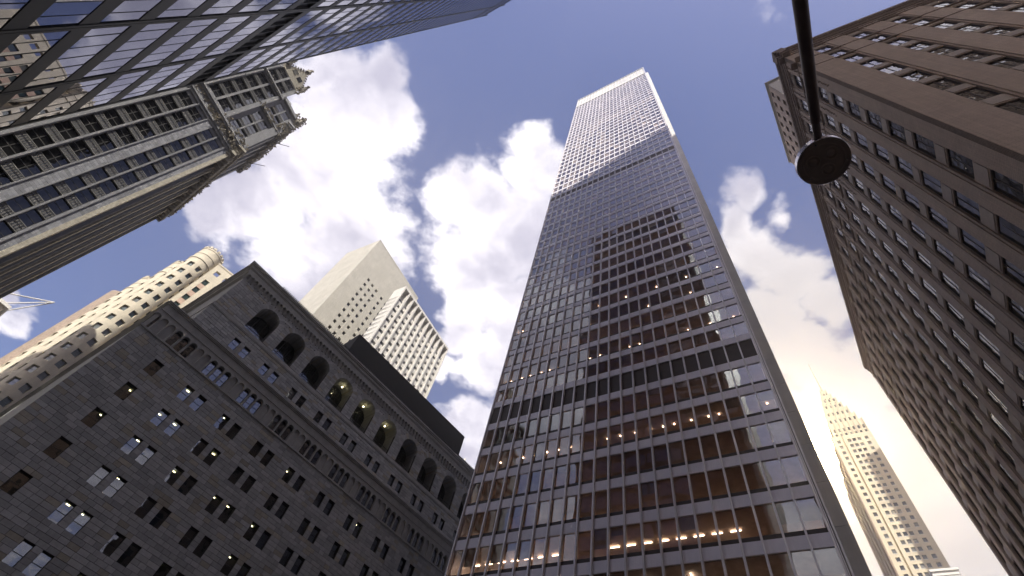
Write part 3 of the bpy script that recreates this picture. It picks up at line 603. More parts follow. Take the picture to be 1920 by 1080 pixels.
# ------------------------------------------------------------------ brown block on the right
def build_brown():
    T = thing('brown_building', 'large brown limestone block filling the right side, seen round its near corner', 'office building', (22.146, 1.367), 224.8, 0.75)
    R = random.Random(21); LL, RL = 72.4, 92.0; TOP = 98.2
    heads = [92.6, 87.0, 81.7, 76.5, 71.5, 66.2, 61.0, 55.8, 50.2, 44.3, 38.5, 33.0, 27.5, 22.0, 16.5]
    hs = [3.4, 3.3, 3.3, 3.3, 3.4, 3.5, 3.5, 3.6, 3.7, 3.6, 3.6, 3.5, 3.5, 3.5, 3.5]
    def wall(n, off, pitch, ww, length, rot, name, maxw, edge):
        # u runs away from the corner; rot turns the run of the wall
        us = [0.5]; kinds = ['pier']
        for k in range(n):
            a = off+pitch*k
            us += [a-.28, a, a+ww, a+ww+.28]; kinds += ['side', 'win', 'side', 'pier']
        us[0] = .5; us.append(length); 
        # kinds: between us[i], us[i+1]
        kk = ['pier']
        for k in range(n): kk += ['side', 'win', 'side', 'pier']
        zs = [-3.0]; zk = ['low']
        for h, d in sorted(zip(heads, hs)):
            zs += [h-d, h]; zk += ['win', 'sp']
        zs.append(95.5)
        def dep(i, j):
            k, q = kk[i], zk[j]
            if k == 'pier' or q == 'low' and k != 'win': return 0.0
            if k == 'side': return 0.10
            return (0, 0.40) if q == 'win' else 0.22
        sgn = -1 if rot == 0 else 1
        fm = (lambda u, d, z: (-u, d+.4, z)) if rot == 0 else (lambda u, d, z: (-.4-d, u*0+(u), z))
        return us, zs, kk, zk, dep, fm
    # left face runs along -x; right face runs along +y (into the block) with its outside towards +x ... both start at the corner
    def face(n, off, pitch, ww, length, side, maxw):
        us, zs, kk, zk, dep, _ = wall(n, off, pitch, ww, length, side, '', maxw, 0)
        if side == 0: fm = lambda u, d, z: (-u, d+.42, z)
        else:
            c, s = cos(radians(-5.9)), sin(radians(-5.9))    # right face leaves the corner at azimuth 128.7
            fm = lambda u, d, z: (-.42*1 - d*c + u*s*-1*-1*0 + (u*0), 0, z)
            ax = radians(128.7-224.8)                           # angle of the run in local axes (clockwise azimuth -> anticlockwise local)
            dx, dy = cos(-ax), sin(-ax); nx, ny = dy, -dx        # run direction and outward normal
            fm = lambda u, d, z: (u*dx-(d+.42)*nx, u*dy-(d+.42)*ny, z)
        mb = facade(us, zs, dep, fm); mb.build('wall', M['brown'], T)
        cntw = 0
        for j in range(len(zs)-1):
            for i in range(len(us)-1):
                if kk[i] != 'win': continue
                z0, z1, u0, u1 = zs[j], zs[j+1], us[i], us[i+1]
                ang = pi if side == 0 else math.atan2(fm(1, 0, 0)[1]-fm(0, 0, 0)[1], fm(1, 0, 0)[0]-fm(0, 0, 0)[0])
                if zk[j] == 'win':
                    if side == 0: o = fm(u1, .32, z0); add_window(T, *o, u1-u0, z1-z0, 2, 1, 'frame_brown', 'g_brown', .09, .10, 0, radians(R.gauss(0, .3)))
                    elif z0 > 25: o = fm(u0, .32, z0); add_window(T, *o, u1-u0, z1-z0, 2, 1, 'frame_brown', 'g_brown', .09, .10, ang, radians(R.gauss(0, .3)))
                    # reveal pier trim and sill
                elif zk[j] == 'sp' and z1-z0 < 4:
                    b = MB(); m_ = .22
                    p = lambda u, d, z: fm(u, d, z)
                    b.hexa([p(u0+m_, .16, z0+.2), p(u1-m_, .16, z0+.2), p(u1-m_, .21, z0+.2), p(u0+m_, .21, z0+.2), p(u0+m_, .16, z1-.2), p(u1-m_, .16, z1-.2), p(u1-m_, .21, z1-.2), p(u0+m_, .21, z1-.2)])
                    b.build('spandrel_panel', M['brown_panel'], T)
        # string courses, carved friezes and the crowning cornice
        b = MB()
        def band(pr, z0, z1, u0=-.0):
            q = [fm(-.3 if pr else 0, -pr, z0), fm(length, -pr, z0), fm(length, .9, z0), fm(-.3, .9, z0)]
            b.hexa(q + [(x, y, zz+(z1-z0)) for x, y, zz in q])
        for pr, z0, z1 in ((.12, 94.2, 94.5), (.10, 95.5, 96.2), (.25, 96.2, 96.5), (.32, 96.5, 97.0), (.5, 97.0, 97.3), (.62, 97.3, 98.2), (.06, 88.0, 88.25), (.06, 82.7, 82.9)): band(pr, z0, z1)
        b.build('cornice', M['brown_trim'], T)
        b = MB(); u = .5
        while u < length-.5:
            q = fm(u, -.12, 96.35); b.blob(*q, .13, R); q = fm(u+.2, -.34, 96.75); b.blob(*q, .12, R)
            for zz in (88.12, 94.0, 95.3):
                if R.random() < .8: q = fm(u, -.04, zz+R.uniform(-.2, .2)); b.blob(*q, .10, R)
            u += .42
        b.build('carved_frieze', M['brown_trim'], T, stuff=True)
        if side == 0:
            b = MB()                                             # carved upright strips between the top storeys
            for k in range(n):
                c = off+pitch*k-1.0
                zz = 76.0
                while zz < 94: q = fm(c+R.uniform(-.12, .12), -.03, zz); b.blob(*q, .14, R); zz += .42
            for k in range(900): q = fm(R.uniform(1, length-1), R.uniform(-.05, .05), R.choice((R.gauss(95, .35), R.gauss(93.4, .25)))); b.blob(*q, .10, R)
            b.build('carved_strip', M['brown_trim'], T, stuff=True)
        return fm
    f0 = face(17, 3.0, 4.13, 2.1, LL, 0, 300)
    f1 = face(18, 4.1, 5.0, 1.95, RL, 1, 300)
    b = MB(); b.box(-LL, -1.2, 1.6, 2.0, -3, 98); b.box(-LL, -LL+.4, .5, 40, -3, 98); b.build('inner_wall', M['brown'], T)
    p = f1(RL, 1.4, 0); p0 = f1(1.4, 1.4, 0)
    b = MB(); b.poly([(-LL, .6, 95.4), f1(1, .6, 95.4), f1(RL, .6, 95.4), (p[0]-60, p[1], 95.4), (-LL, 40, 95.4)]); b.poly([(p0[0], p0[1], -3), (p[0], p[1], -3), (p[0], p[1], 97), (p0[0], p0[1], 97)]); b.build('roof', M['brown'], T)
    # fine ribbing on the arris of the corner
    b = MB()
    for i in range(5): b.box(-.5-.12*i-.04, -.5-.12*i, .38, .43, -3, 94)
    b.build('corner_rib', M['brown_trim'], T, stuff=True)
build_brown()

def build_brown_tower():
    T = thing('setback_tower', 'paler tower with small windows peeping over the cornice of the brown block', 'office tower', (22.146, 1.367), 224.8)
    Y = 3.4; R = random.Random(4)
    us = [10.8]; u = 12.0
    while u < 25: us += [u, u+.9]; u += 1.9
    us.append(26.5); zs = [60.0]; z = 61.5
    while z < 99: zs += [z, z+1.7]; z += 3.4
    zs[-1:] = [zs[-1], 102.0]
    op = lambda i, j: (0, .35) if (i % 2 and j % 2) else 0.0
    facade(us, zs, op, lambda u, d, z: (-u, Y+d, z)).build('wall', M['brown'], T)
    b = MB(); b.box(-11.1, -10.8, Y, Y+20, 60, 101.9); b.build('side_wall', M['white'], T)  # white puts the sunlight on this face into its colour
    b = MB(); b.box(-26.7, -10.6, Y-.25, Y+20, 102, 102.6); b.box(-26.6, -10.7, Y-.12, Y+20, 101.4, 101.7); b.build('cornice', M['concrete'], T)
    b = MB(); b.tube([(-12.5, Y+1, 102), (-12.5, Y+1, 103.6)], .25, 8); b.box(-15.5, -14.3, Y+.3, Y+1.5, 102.6, 103.4); b.build('roof_vent', M['white'], T)
    for i in range(1, len(us)-1, 2):
        for j in range(len(zs)-1):
            if j % 2 and zs[j] > 76 and us[i] < 50: put('window', pane_mesh(.9, 1.7, 'g_far'), T, (-us[i+1], Y+.33, zs[j]))
build_brown_tower()

# ------------------------------------------------------------------ neo-gothic tower, left
def build_gothic():
    S = 1.4
    T = thing('gothic_tower', 'tall grey neo-gothic tower with gabled crown and finials, left', 'office tower', (-41.72*S, 30.84*S), 34.0, S)
    R = random.Random(31)
    rows = [z for z in (20.05, 22.72, 25.39, 28.06, 30.73, 33.4, 36.1, 38.77, 41.44, 44.12, 46.75, 49.4, 52.05, 54.7, 57.3)]
    # window columns (x0,x1): right half, mirrored about -6.35
    half = [(-8.15, -6.50), (-6.2, -4.5), (-3.30, -2.17), (-1.95, -.77)]
    cols = half + [(-12.7-b, -12.7-a) for a, b in half[2:]]
    cols.sort(); h = 1.72
    us = [-13.1]
    for a, b_ in cols: us += [a, b_]
    us.append(.4)
    zs = [-.5]
    for z in rows: zs += [z, z+h]
    zs.append(60.0)
    def dep(i, j):
        if i % 2:                                             # a window column
            if j == 0: return .0
            return (0, .28) if j % 2 else .13
        w = us[i+1]-us[i]
        return 0.0
    facade(us, zs, dep, flat(0)).build('wall', M['gothic'], T)
    # jointed blocks on the plain piers, uneven in tone
    def key(q): return -q[2]
    n = 0; rest = MB(); bl = []
    for x0, x1 in ((-4.44, -3.36), (-.70, .4)):
        z = 16.0
        while z < 59.6:
            hh = .34; x = x0; 
            while x < x1-.05:
                w = min(R.choice((.26, .36, .45)), x1-x); 
                if x1-(x+w) < .12: w = x1-x
                bl.append((x+.006, x+w-.006, z+.006, z+hh-.006)); x += w
            z += hh
    bl.sort(key=lambda q: q[2])
    for i, (x0, x1, z0, z1) in enumerate(bl):
        y = -.018+R.gauss(0, .004)
        if i < 290: b = MB(); b.box(x0, x1, y, .0, z0, z1); b.build('terracotta_block', M['gothic_tile'], T)
        else: rest.box(x0, x1, y, .0, z0, z1)
    rest.build('terracotta_blocks', M['gothic_tile'], T, stuff=True)
    # windows and ribbed spandrels
    def win(a, c, z, hh, y=.18):
        wide = c-a > 1.4
        add_window(T, a, y, z, c-a, hh, 2 if wide else 1, 2, 'bronze', 'g_dark' if z < 60 else 'g_blue', .05, .09 if wide else .05, 0, radians(R.gauss(0, .4)))
    rib = {}
    for k, z in enumerate(rows):
        for a, c in cols:
            if c < -9.0 and False: continue
            win(a, c, z, h)
            key_ = round(c-a, 2)
            if key_ not in rib:
                b = MB(); w = c-a; n_ = int(w/.2)
                b.box(0, w, -.09, .0, .0, .10); b.box(0, w, -.05, .0, .95, 1.04)
                for i in range(n_):
                    x = w*(i+.5)/n_; b.box(x-.05, x+.05, -.07, .0, .14, .44); b.blob(x, -.04, .55, .055, R); b.box(x-.05, x+.05, -.06, .0, .64, .90)
                rib[key_] = b.mesh('ribbed_spandrel', M['gothic_dark'])
            if k < len(rows)-1: put('ribbed_spandrel', rib[key_], T, (a, .12, z+h))
    for x in (-6.35, -2.06, -10.64, -.58, -3.38, -4.42, -8.28):   # slim shafts
        b = MB(); b.box(x-.05, x+.05, -.12, .02, 0, 59.8); b.build('shaft', M['gothic'], T)
    def orn(b, x0, x1, y, z0, z1, n, r=.16):
        for _ in range(n): b.blob(R.uniform(x0, x1), y-R.uniform(0, .1), R.uniform(z0, z1), r*R.uniform(.5, 1.1), R)
    # first cornice
    b = MB()
    for pr, z0, z1 in ((.12, 59.6, 60.0), (.28, 60.0, 60.3), (.20, 60.3, 61.4), (.45, 61.4, 61.7), (.6, 61.7, 62.0), (.15, 62.0, 62.7)): b.box(-13.1-pr, .4+pr, -pr, .6, z0, z1)
    b.build('cornice', M['gothic'], T)
    b = MB(); orn(b, -13.3, .6, -.2, 60.3, 61.5, 220, .17); orn(b, -4.4, .9, -.5, 60.0, 63.2, 90, .24); b.build('carved_frieze', M['gothic_orn'], T, stuff=True)
    # upper storeys: centre bay rises into the gable, wings stop lower
    urC = [62.95, 65.45, 68.05, 70.7, 73.35]; 
    def tier(x0, x1, cs, rws, hh, zb, zt, y=0.0, g='g_far'):
        us = [x0]
        for a, c in cs: us += [a, c]
        us.append(x1); zs = [zb]
        for z in rws: zs += [z, z+hh]
        zs.append(zt)
        facade(us, zs, lambda i, j: (0, .45) if (i % 2 and j % 2) else (.08 if i % 2 else 0.0), flat(0, y)).build('wall', M['gothic'], T)
        for a, c in cs:
            for k, z in enumerate(rws):
                win(a, c, z, hh, y+.18)
                if k < len(rws)-1 and rws[k+1]-z-hh < 1.2: o = put('ribbed_spandrel', rib[min(rib, key=lambda q: abs(q-(c-a)))], T, (a, y+.06, z+hh)); o.scale = (1, 1, .75)
    A = half[:2]; Cc = half[2:]; Lc = [(-12.7-b_, -12.7-a) for a, b_ in Cc][::-1]
    tier(-8.6, -4.1, A, urC, 1.75, 62.0, 75.3, -.15)
    tier(-8.6, -4.1, A, [76.35, 78.8], 1.6, 76.0, 80.6, -.15)
    tier(-4.1, .4, Cc, [62.95, 65.5, 68.1], 1.75, 62.0, 70.4); tier(-13.1, -8.6, Lc, [62.95, 65.5, 68.1], 1.75, 62.0, 70.4)
    tier(-4.1, .0, Cc, [71.5, 74.2], 1.6, 70.4, 76.6, .1); tier(-12.7, -8.6, Lc, [71.5, 74.2], 1.6, 70.4, 76.6, .1)
    b = MB()
    for pr, z0, z1 in ((.2, 75.3, 75.5), (.4, 75.5, 75.8), (.2, 75.8, 76.0)): b.box(-8.6-pr, -4.1+pr, -.15-pr, .3, z0, z1)
    for x0, x1 in ((-4.1, .4), (-13.1, -8.6)):
        for pr, z0, z1 in ((.15, 70.4, 70.6), (.4, 70.6, 70.9), (.2, 70.9, 71.2)): b.box(x0-pr, x1+pr, -pr, .5, z0, z1)
        b.box(x0, x1, -.25, .4, 76.6, 77.2)
    b.box(-.6, .5, -.35, .6, 62, 72); b.box(-4.4, -3.9, -.35, .2, 62, 80); b.box(-8.8, -8.3, -.35, .2, 62, 80)
    b.build('upper_cornice', M['gothic'], T)
    b = MB(); orn(b, -4.3, .8, -.3, 70.3, 71.6, 90, .2); orn(b, -8.6, -4.1, -.4, 75.2, 76.1, 50, .14); orn(b, -.6, .9, -.4, 71.5, 78.5, 60, .26); orn(b, -4.6, -3.7, -.4, 79.5, 82.5, 30, .22); b.build('carved_frieze', M['gothic_orn'], T, stuff=True)
    # gable
    b = MB(); b.prism([(-8.6, 80.6), (-4.1, 80.6), (-4.25, 81.8), (-6.35, 86.4), (-8.45, 81.8)], -.15, .6); b.build('gable', M['gothic_orn'], T)
    for x in (-7.3, -6.1): add_window(T, x, -.20, 82.3, .8, 1.2, 1, 1, 'bronze', 'g_far')
    b = MB()
    for s in (-1, 1):
        for i in range(9):
            t = i/8; b.blob(-6.35+s*(2.2-2.2*t), -.25, 81.9+4.6*t, .22, R)
    b.build('gable_crocket', M['gothic_orn'], T, stuff=True)
    def pinnacle(x, y, z, hgt, r):
        b = MB(); b.lathe([(r, z), (r*1.1, z+hgt*.3), (r*.8, z+hgt*.35), (r*.5, z+hgt*.6), (r*.25, z+hgt*.8), (.03, z+hgt)], 8, (x, y))
        for i in range(10): a = R.uniform(0, 6.28); t = R.uniform(.3, .9); b.blob(x+cos(a)*r*1.1*(1.1-t), y+sin(a)*r*1.1*(1.1-t), z+hgt*t, r*.45, R)
        b.build('finial', M['gothic_orn'], T)
    pinnacle(-6.35, -.1, 86.2, 2.2, .40); pinnacle(-4.15, -.1, 81.8, 3.4, .45); pinnacle(-8.55, -.1, 81.8, 3.4, .45)
    pinnacle(.2, -.1, 76.5, 3.4, .5); pinnacle(-.9, .2, 76.6, 2.6, .35); pinnacle(-13.0, 0, 76.5, 3.4, .5)
    # side face: runs back along azimuth 319 from the right corner, hipped copper-grey roof above
    rz = radians(34-319)
    def sub(mb, name, mat, x=.4, **k): return mb.build(name, mat, T, (x, 0.0, 0), rz, **k)
    L = 17.6; b = MB()
    us = [0]; u = .9
    while u < L-2: us += [u, u+2.0]; u += 2.9
    us.append(L); zs2 = [-.5]
    for z in rows: zs2 += [z, z+h]
    zs2.append(59.6)
    fmS = lambda u, d, z: (u, -d, z)
    us_ = us
    facade(us_, zs2, lambda i, j: ((0, .75) if j % 2 else .5) if i % 2 else 0.0, lambda u, d, z: (u, d, z)).build('side_wall', M['gothic'], T, (.4, 0, 0), rz)
    b = MB()
    for i in range(1, len(us)-1, 2):
        for z in rows: b.box(us[i]+.1, us[i+1]-.1, .66, .72, z, z+h)
    sub(b, 'side_window', M['g_far'], stuff=True)
    b = MB()
    for i in range(2, len(us)-1, 2): b.box(us[i]+.2, us[i+1]-.2, -.22, .05, 0, 59.6)
    b.box(-.1, .35, -.15, .3, 0, 59.6); sub(b, 'side_pier', M['gothic_orn'], stuff=True)
    b = MB()
    for pr, z0, z1 in ((.2, 59.3, 59.8), (.5, 59.8, 60.3), (.35, 60.3, 61.5), (.7, 61.5, 61.9), (.2, 61.9, 62.6)): b.box(-pr, L+pr, -pr, .5, z0, z1)
    u = .2
    while u < L: b.box(u, u+.3, -.75, 0, 58.7, 59.9); u += .75
    sub(b, 'side_cornice', M['gothic_orn'])
    b = MB()
    for _ in range(260): b.blob(R.uniform(0, L), -R.uniform(.3, .85), R.uniform(58.8, 62.8), R.uniform(.1, .26), R)
    sub(b, 'side_ornament', M['gothic_orn'], stuff=True)
    L2 = 13.4; us3 = [0]; u = .8
    while u < L2-1.5: us3 += [u, u+1.7]; u += 2.5
    us3.append(L2); zs3 = [62.0]
    for z in (62.9, 65.5, 68.1, 71.3): zs3 += [z, z+1.7]
    zs3.append(74.5)
    facade(us3, zs3, lambda i, j: .35 if (i % 2) else 0.0, lambda u, d, z: (u, d+.2, z)).build('side_wall', M['gothic'], T, (.4, 0, 0), rz)
    b = MB()
    for pr, z0, z1 in ((.1, 73.6, 74.0), (.45, 74.0, 74.4), (.6, 74.4, 74.8)): b.box(-pr, L2+pr, .2-pr, .8, z0, z1)
    b.hexa([(0, .4, 74.7), (L2, .4, 74.7), (L2, 12, 74.7), (0, 12, 74.7), (2.5, 4, 83), (L2-4, 4, 83), (L2-4, 8, 83), (2.5, 8, 83)])
    b.box(0, L2, .9, 13, 60, 74.6); sub(b, 'mansard_roof', M['gothic'])
    b = MB()
    for _ in range(170): b.blob(R.uniform(0, L2), -R.uniform(.0, .45), R.uniform(73.2, 75.6), R.uniform(.12, .3), R)
    for u in (1.5, 4.6, 7.7, 10.8):
        b.prism([(u-.8, 74.6), (u+.8, 74.6), (u+.8, 77), (u, 79), (u-.8, 77)], .0, 2.5)
        for i in range(10): b.blob(u+R.uniform(-.8, .8), -.05, R.uniform(76, 79.6), .25, R)
        b.tube([(u+.9, -.2, 74.6), (u+.9, -.2, 78.2)], .09, 5)
        b.lathe([(.3, 74.8), (.3, 76.2), (.16, 76.6), (.02, 78)], 6, (u-1.4, -.1))
    sub(b, 'dormer_crown', M['gothic_orn'], stuff=True)
    for u in (3.0, 9.4):
        b = MB(); b.tube([(u, -.2, 72.5), (u, -1.9, 75.2)], .05, 5); b.build('flagpole', M['bronze'], T, (.4, 0, 0), rz)
    # inner mass so that nothing shows through
    b = MB(); b.hexa([(-13.0, .65, -.5), (-.3, .8, -.5), (-5.5, 24, -.5), (-16, 24, -.5), (-13.0, .65, 79), (-.3, .8, 74), (-5.5, 22, 74), (-16, 22, 79)]); b.build('core_wall', M['louvre'], T)
build_gothic()

# ------------------------------------------------------------------ beige round-cornered building
def build_beige():
    T = thing('beige_building', 'cream brick building with scalloped round towers and a crenellated turret behind the stone block', 'office building', (0, 0), 0.0)
    T.rotation_euler = (0, 0, 0); R = random.Random(17)
    def azp(a, D): return (D*sin(radians(a)), D*cos(radians(a)))
    nw = 0
    def round_tower(a, D, r, top, name, wz0=30):
        nonlocal nw
        cx, cy = azp(a, D); seg = 45
        # wall bands pierced by openings every 45 degrees
        face0 = math.atan2(-cy, -cx); us = []; k = []
        nwin = 8
        for i in range(nwin):
            t = face0+radians(12)+2*pi*i/nwin; hw = radians(12.0)
            us += [t-hw, t-hw/3, t+hw/3, t+hw, t+hw+ (2*pi/nwin-2*hw)/3, t+hw+2*(2*pi/nwin-2*hw)/3]; k += [1, 1, 1, 0, 0, 0]
        us.append(us[0]+2*pi)
        zs = [0.0]; z = top-8.6; lst = []
        while z > 6: lst.append(z); z -= 3.45
        for z in lst[::-1]: zs += [z, z+1.75]
        zs.append(top-.1)
        fm = lambda u, d, z: (cx+(r-d)*cos(u), cy+(r-d)*sin(u), z)
        facade(us, zs, lambda i, j: (0, .42) if (k[i] and j % 2) else 0.0, fm).build('wall', M['beige'], T)
        for i in range(0, len(k), 6):
            t = (us[i]+us[i+3])/2; nxp = cos(t)*(-cx)+sin(t)*(-cy)
            if nxp < -20: continue
            for j in range(1, len(zs)-1, 2):
                if zs[j] < wz0 or nw > 290: continue
                b = MB(); p = [fm(us[i], .40, zs[j]), fm(us[i+3], .40, zs[j]), fm(us[i+3], .40, zs[j+1]), fm(us[i], .40, zs[j+1])]
                b.poly(p); o = b.build('window', M['g_beige'], T); nw += 1
                b = MB(); zm = (zs[j]+zs[j+1])/2
                def bar(z0, z1): b.poly([fm(us[i], .36, z0), fm(us[i+3], .36, z0), fm(us[i+3], .36, z1), fm(us[i], .36, z1)])
                bar(zm-.03, zm+.03); bar(zs[j], zs[j]+.06); b.build('sash', M['teal_frame'], o)
        b = MB(); b.lathe([(r, top-.12), (r+.10, top-.1), (r+.10, top+.15), (r, top+.2), (r, top+.6), (r-.4, top+.6), (r-.4, top)], 40, (cx, cy))
        b.lathe([(r, top-4.9), (r+.16, top-4.8), (r+.16, top-4.4), (r, top-4.3)], 40, (cx, cy)); b.lathe([(r, top-2.6), (r+.1, top-2.5), (r+.1, top-2.3), (r, top-2.2)], 40, (cx, cy))
        b.build('parapet', M['beige'], T)
        for i in range(16):
            t = 2*pi*i/16; b = MB(); c_ = []
            for rr in (r-.35, r+.12):
                for da in (-.12, .12): c_.append((cx+rr*cos(t+da), cy+rr*sin(t+da)))
            b.hexa([(*c_[0], top+.6), (*c_[1], top+.6), (*c_[3], top+.6), (*c_[2], top+.6), (*c_[0], top+1.25), (*c_[1], top+1.25), (*c_[3], top+1.25), (*c_[2], top+1.25)])
            b.build('merlon', M['beige'], T)
    round_tower(-42.72, 120, 3.0, 105.2, 't1')
    round_tower(-42.95, 127, 3.7, 100.6, 't2', 40)
    round_tower(-43.0, 134.5, 4.8, 96.0, 't3', 45)
    b = MB(); c0 = azp(-44.2, 138); b.lathe([(3.4, 0), (3.4, 90.5), (0.1, 91.5)], 24, c0); b.build('rear_tower', M['brown_trim'], T)
    b = MB(); x0, y0 = azp(-43.6, 118.6)
    # flat wing to the right, pink spandrels, open loggia at the top
    s, c = azp(-41.55, 117.5); az = radians(60); d = (sin(az), cos(az)); n = (-cos(az), sin(az))
    fm = lambda u, dd, z: (s+d[0]*u+n[0]*dd, c+d[1]*u+n[1]*dd, z)
    us = [0, 1.3, 2.7, 3.9, 5.1, 5.25, 6.45, 7.7, 8.9, 10.2, 10.9, 12.1, 13.2, 14.4, 16]; win = {1, 3, 5, 8, 11, 12}
    cols = [(1.2, 2.5), (4.0, 5.1), (5.22, 6.3), (8.0, 9.3), (11.0, 12.1), (12.2, 13.3)]
    us = [0]
    for a, b_ in cols: us += [a, b_]
    us.append(16)
    zs = [0]; z = 95.3; lst = []
    while z > 50: lst.append(z); z -= 3.45
    for z in lst[::-1]: zs += [z, z+1.8]
    zs += [99.8, 101.6, 103.6]
    def dep(i, j):
        if not i % 2: return 0.0
        if j == len(zs)-3: return (0, .8)
        if j == len(zs)-2 or j == len(zs)-4: return 0.0
        return (0, .3) if j % 2 else .05
    facade(us, zs, dep, fm).build('wall', M['beige'], T)
    for q, (a, b_) in enumerate(cols):
        for j in range(1, len(zs)-3, 2):
            b = MB(); b.poly([fm(a, .28, zs[j]), fm(b_, .28, zs[j]), fm(b_, .28, zs[j+1]), fm(a, .28, zs[j+1])]); o = b.build('window', M['g_beige'], T)
            if j+2 < len(zs)-3:
                b = MB(); b.poly([fm(a, .03, zs[j+1]), fm(b_, .03, zs[j+1]), fm(b_, .03, zs[j+2]), fm(a, .03, zs[j+2])]); b.build('spandrel_panel', M['pink'], T)
    b = MB(); q = [fm(-.05, -.1, 103.6), fm(16, -.1, 103.6), fm(16, .5, 103.6), fm(-.05, .5, 103.6)]; b.hexa(q+[(x, y, z+.5) for x, y, z in q])
    q = [fm(0, 3, 0), fm(16, 3, 0), fm(16, 3.5, 0), fm(0, 3.5, 0)]; b.hexa(q+[(x, y, z+98) for x, y, z in q]); q = [fm(-.0, 0, 0), fm(0.2, 0, 0), fm(.2, 12, 0), fm(-.0, 12, 0)]; b.hexa(q+[(x, y, z+103.5) for x, y, z in q])
    b.build('parapet', M['beige'], T)
build_beige()

# ------------------------------------------------------------------ pale travertine slab with small square windows
def build_slab_tower():
    T = thing('pale_stone_tower', 'pale beige slab tower, blank but for a patch of small square windows', 'tower', (-60.249, 112.655), 41.5)
    cells = {}; W, H = 31.7, 180.0
    xs = [6.9, 9.65, 12.4, 16.2, 19.2]; zr = [157.0-3.57*k for k in range(14)]
    us = [0]
    for x in xs: us += [x, x+1.2]
    us.append(W); zs = [0]
    for z in zr[::-1]: zs += [z, z+1.55]
    zs.append(H)
    def dep(i, j): return (0, .5) if (i % 2 and j % 2) else 0.0
    facade(us, zs, dep, flat(0)).build('wall', M['concrete'], T)
    for x in xs:
        for z in zr: o = put('window', pane_mesh(1.2, 1.55, 'g_far'), T, (x, .38, z)); b = None
    b = MB(); rz = radians(41.5-130.3); 
    rot = radians(90-(130.3-41.5))
    # left face, running away from the corner along azimuth 310
    dx, dy = cos(radians(41.5-310.3+0)), sin(radians(41.5-310.3+0))
    b.poly([(0, 0, 0), (18.4*dx, 18.4*dy, 0), (18.4*dx, 18.4*dy, H), (0, 0, H)]); b.poly([(0, 0, H), (W, 0, H), (W, 18, H), (18.4*dx, 18.4*dy, H)]); b.build('side_wall', M['concrete'], T)
    b = MB(); b.box(.2, W-.1, .6, 18, 0, H-.1); b.build('core_wall', M['louvre'], T)
    b = MB(); b.box(-.04, W, -.05, .0, H-.5, H+.3); b.build('coping', M['concrete'], T)
build_slab_tower()

def build_grid_tower():
    T = thing('white_grid_building', 'bright white slab with deep vertical fins and a chequer of windows and panels', 'office building', (-38.285, 109.872), 42.6)
    W, H = 31.5, 150.0; n = 11; p = (W-.9)/n; R = random.Random(8)
    b = MB(); b.box(0, W, .7, 5.1, 0, 143.6); b.build('core_wall', M['louvre'], T)
    b = MB(); b.box(0, .5, -.55, 5.1, 0, H); b.box(W-.5, W, -.55, 5.1, 0, H); b.box(.5, W-.5, -.55, 5.1, H-1.1, H); b.box(.5, W-.5, 2.0, 5.1, 143.4, H-1.1); b.build('frame_wall', M['white'], T)
    fin = MB(); fin.box(-.30, .30, -.55, 1.0, 0, H-1.1); fin = fin.mesh('fin', M['white'])
    for i in range(1, n): put('fin', fin, T, (.45+p*i, 0, 0))
    pan = MB(); pan.box(.3, p-.3, .18, .5, 0, 1.75); pan = pan.mesh('spandrel_panel', M['white'])
    pw = MB(); pw.box(.3, p*.5, .14, .5, 1.75, 3.1); pw = pw.mesh('infill_panel', M['white'])
    z = 143.4-3.1*1; rows = 0; nwd = 0
    while z > 112:
        for i in range(n):
            x = .45+p*i; put('spandrel_panel', pan, T, (x, 0, z))
            if (i+rows) % 2: put('infill_panel', pw, T, (x, 0, z))
            if nwd < 290: put('window', pane_mesh(p-.36, 1.33, 'g_far'), T, (x+.18, .45, z+1.76)); nwd += 1
        z -= 3.1; rows += 1
    b = MB(); 
    for k in range(12): b.box(-.10, 0, .3, 4.8, 143-3.1*k, 144.7-3.1*k)
    b.build('side_band', M['white'], T, stuff=True)
    b = MB()
    for i in range(9): x = R.uniform(4, W-2); b.tube([(x, 1+i % 2, H), (x, 1+i % 2, H+R.uniform(.7, 1.8))], .04, 4)
    b.build('antenna', M['alu'], T, stuff=True)
build_grid_tower()

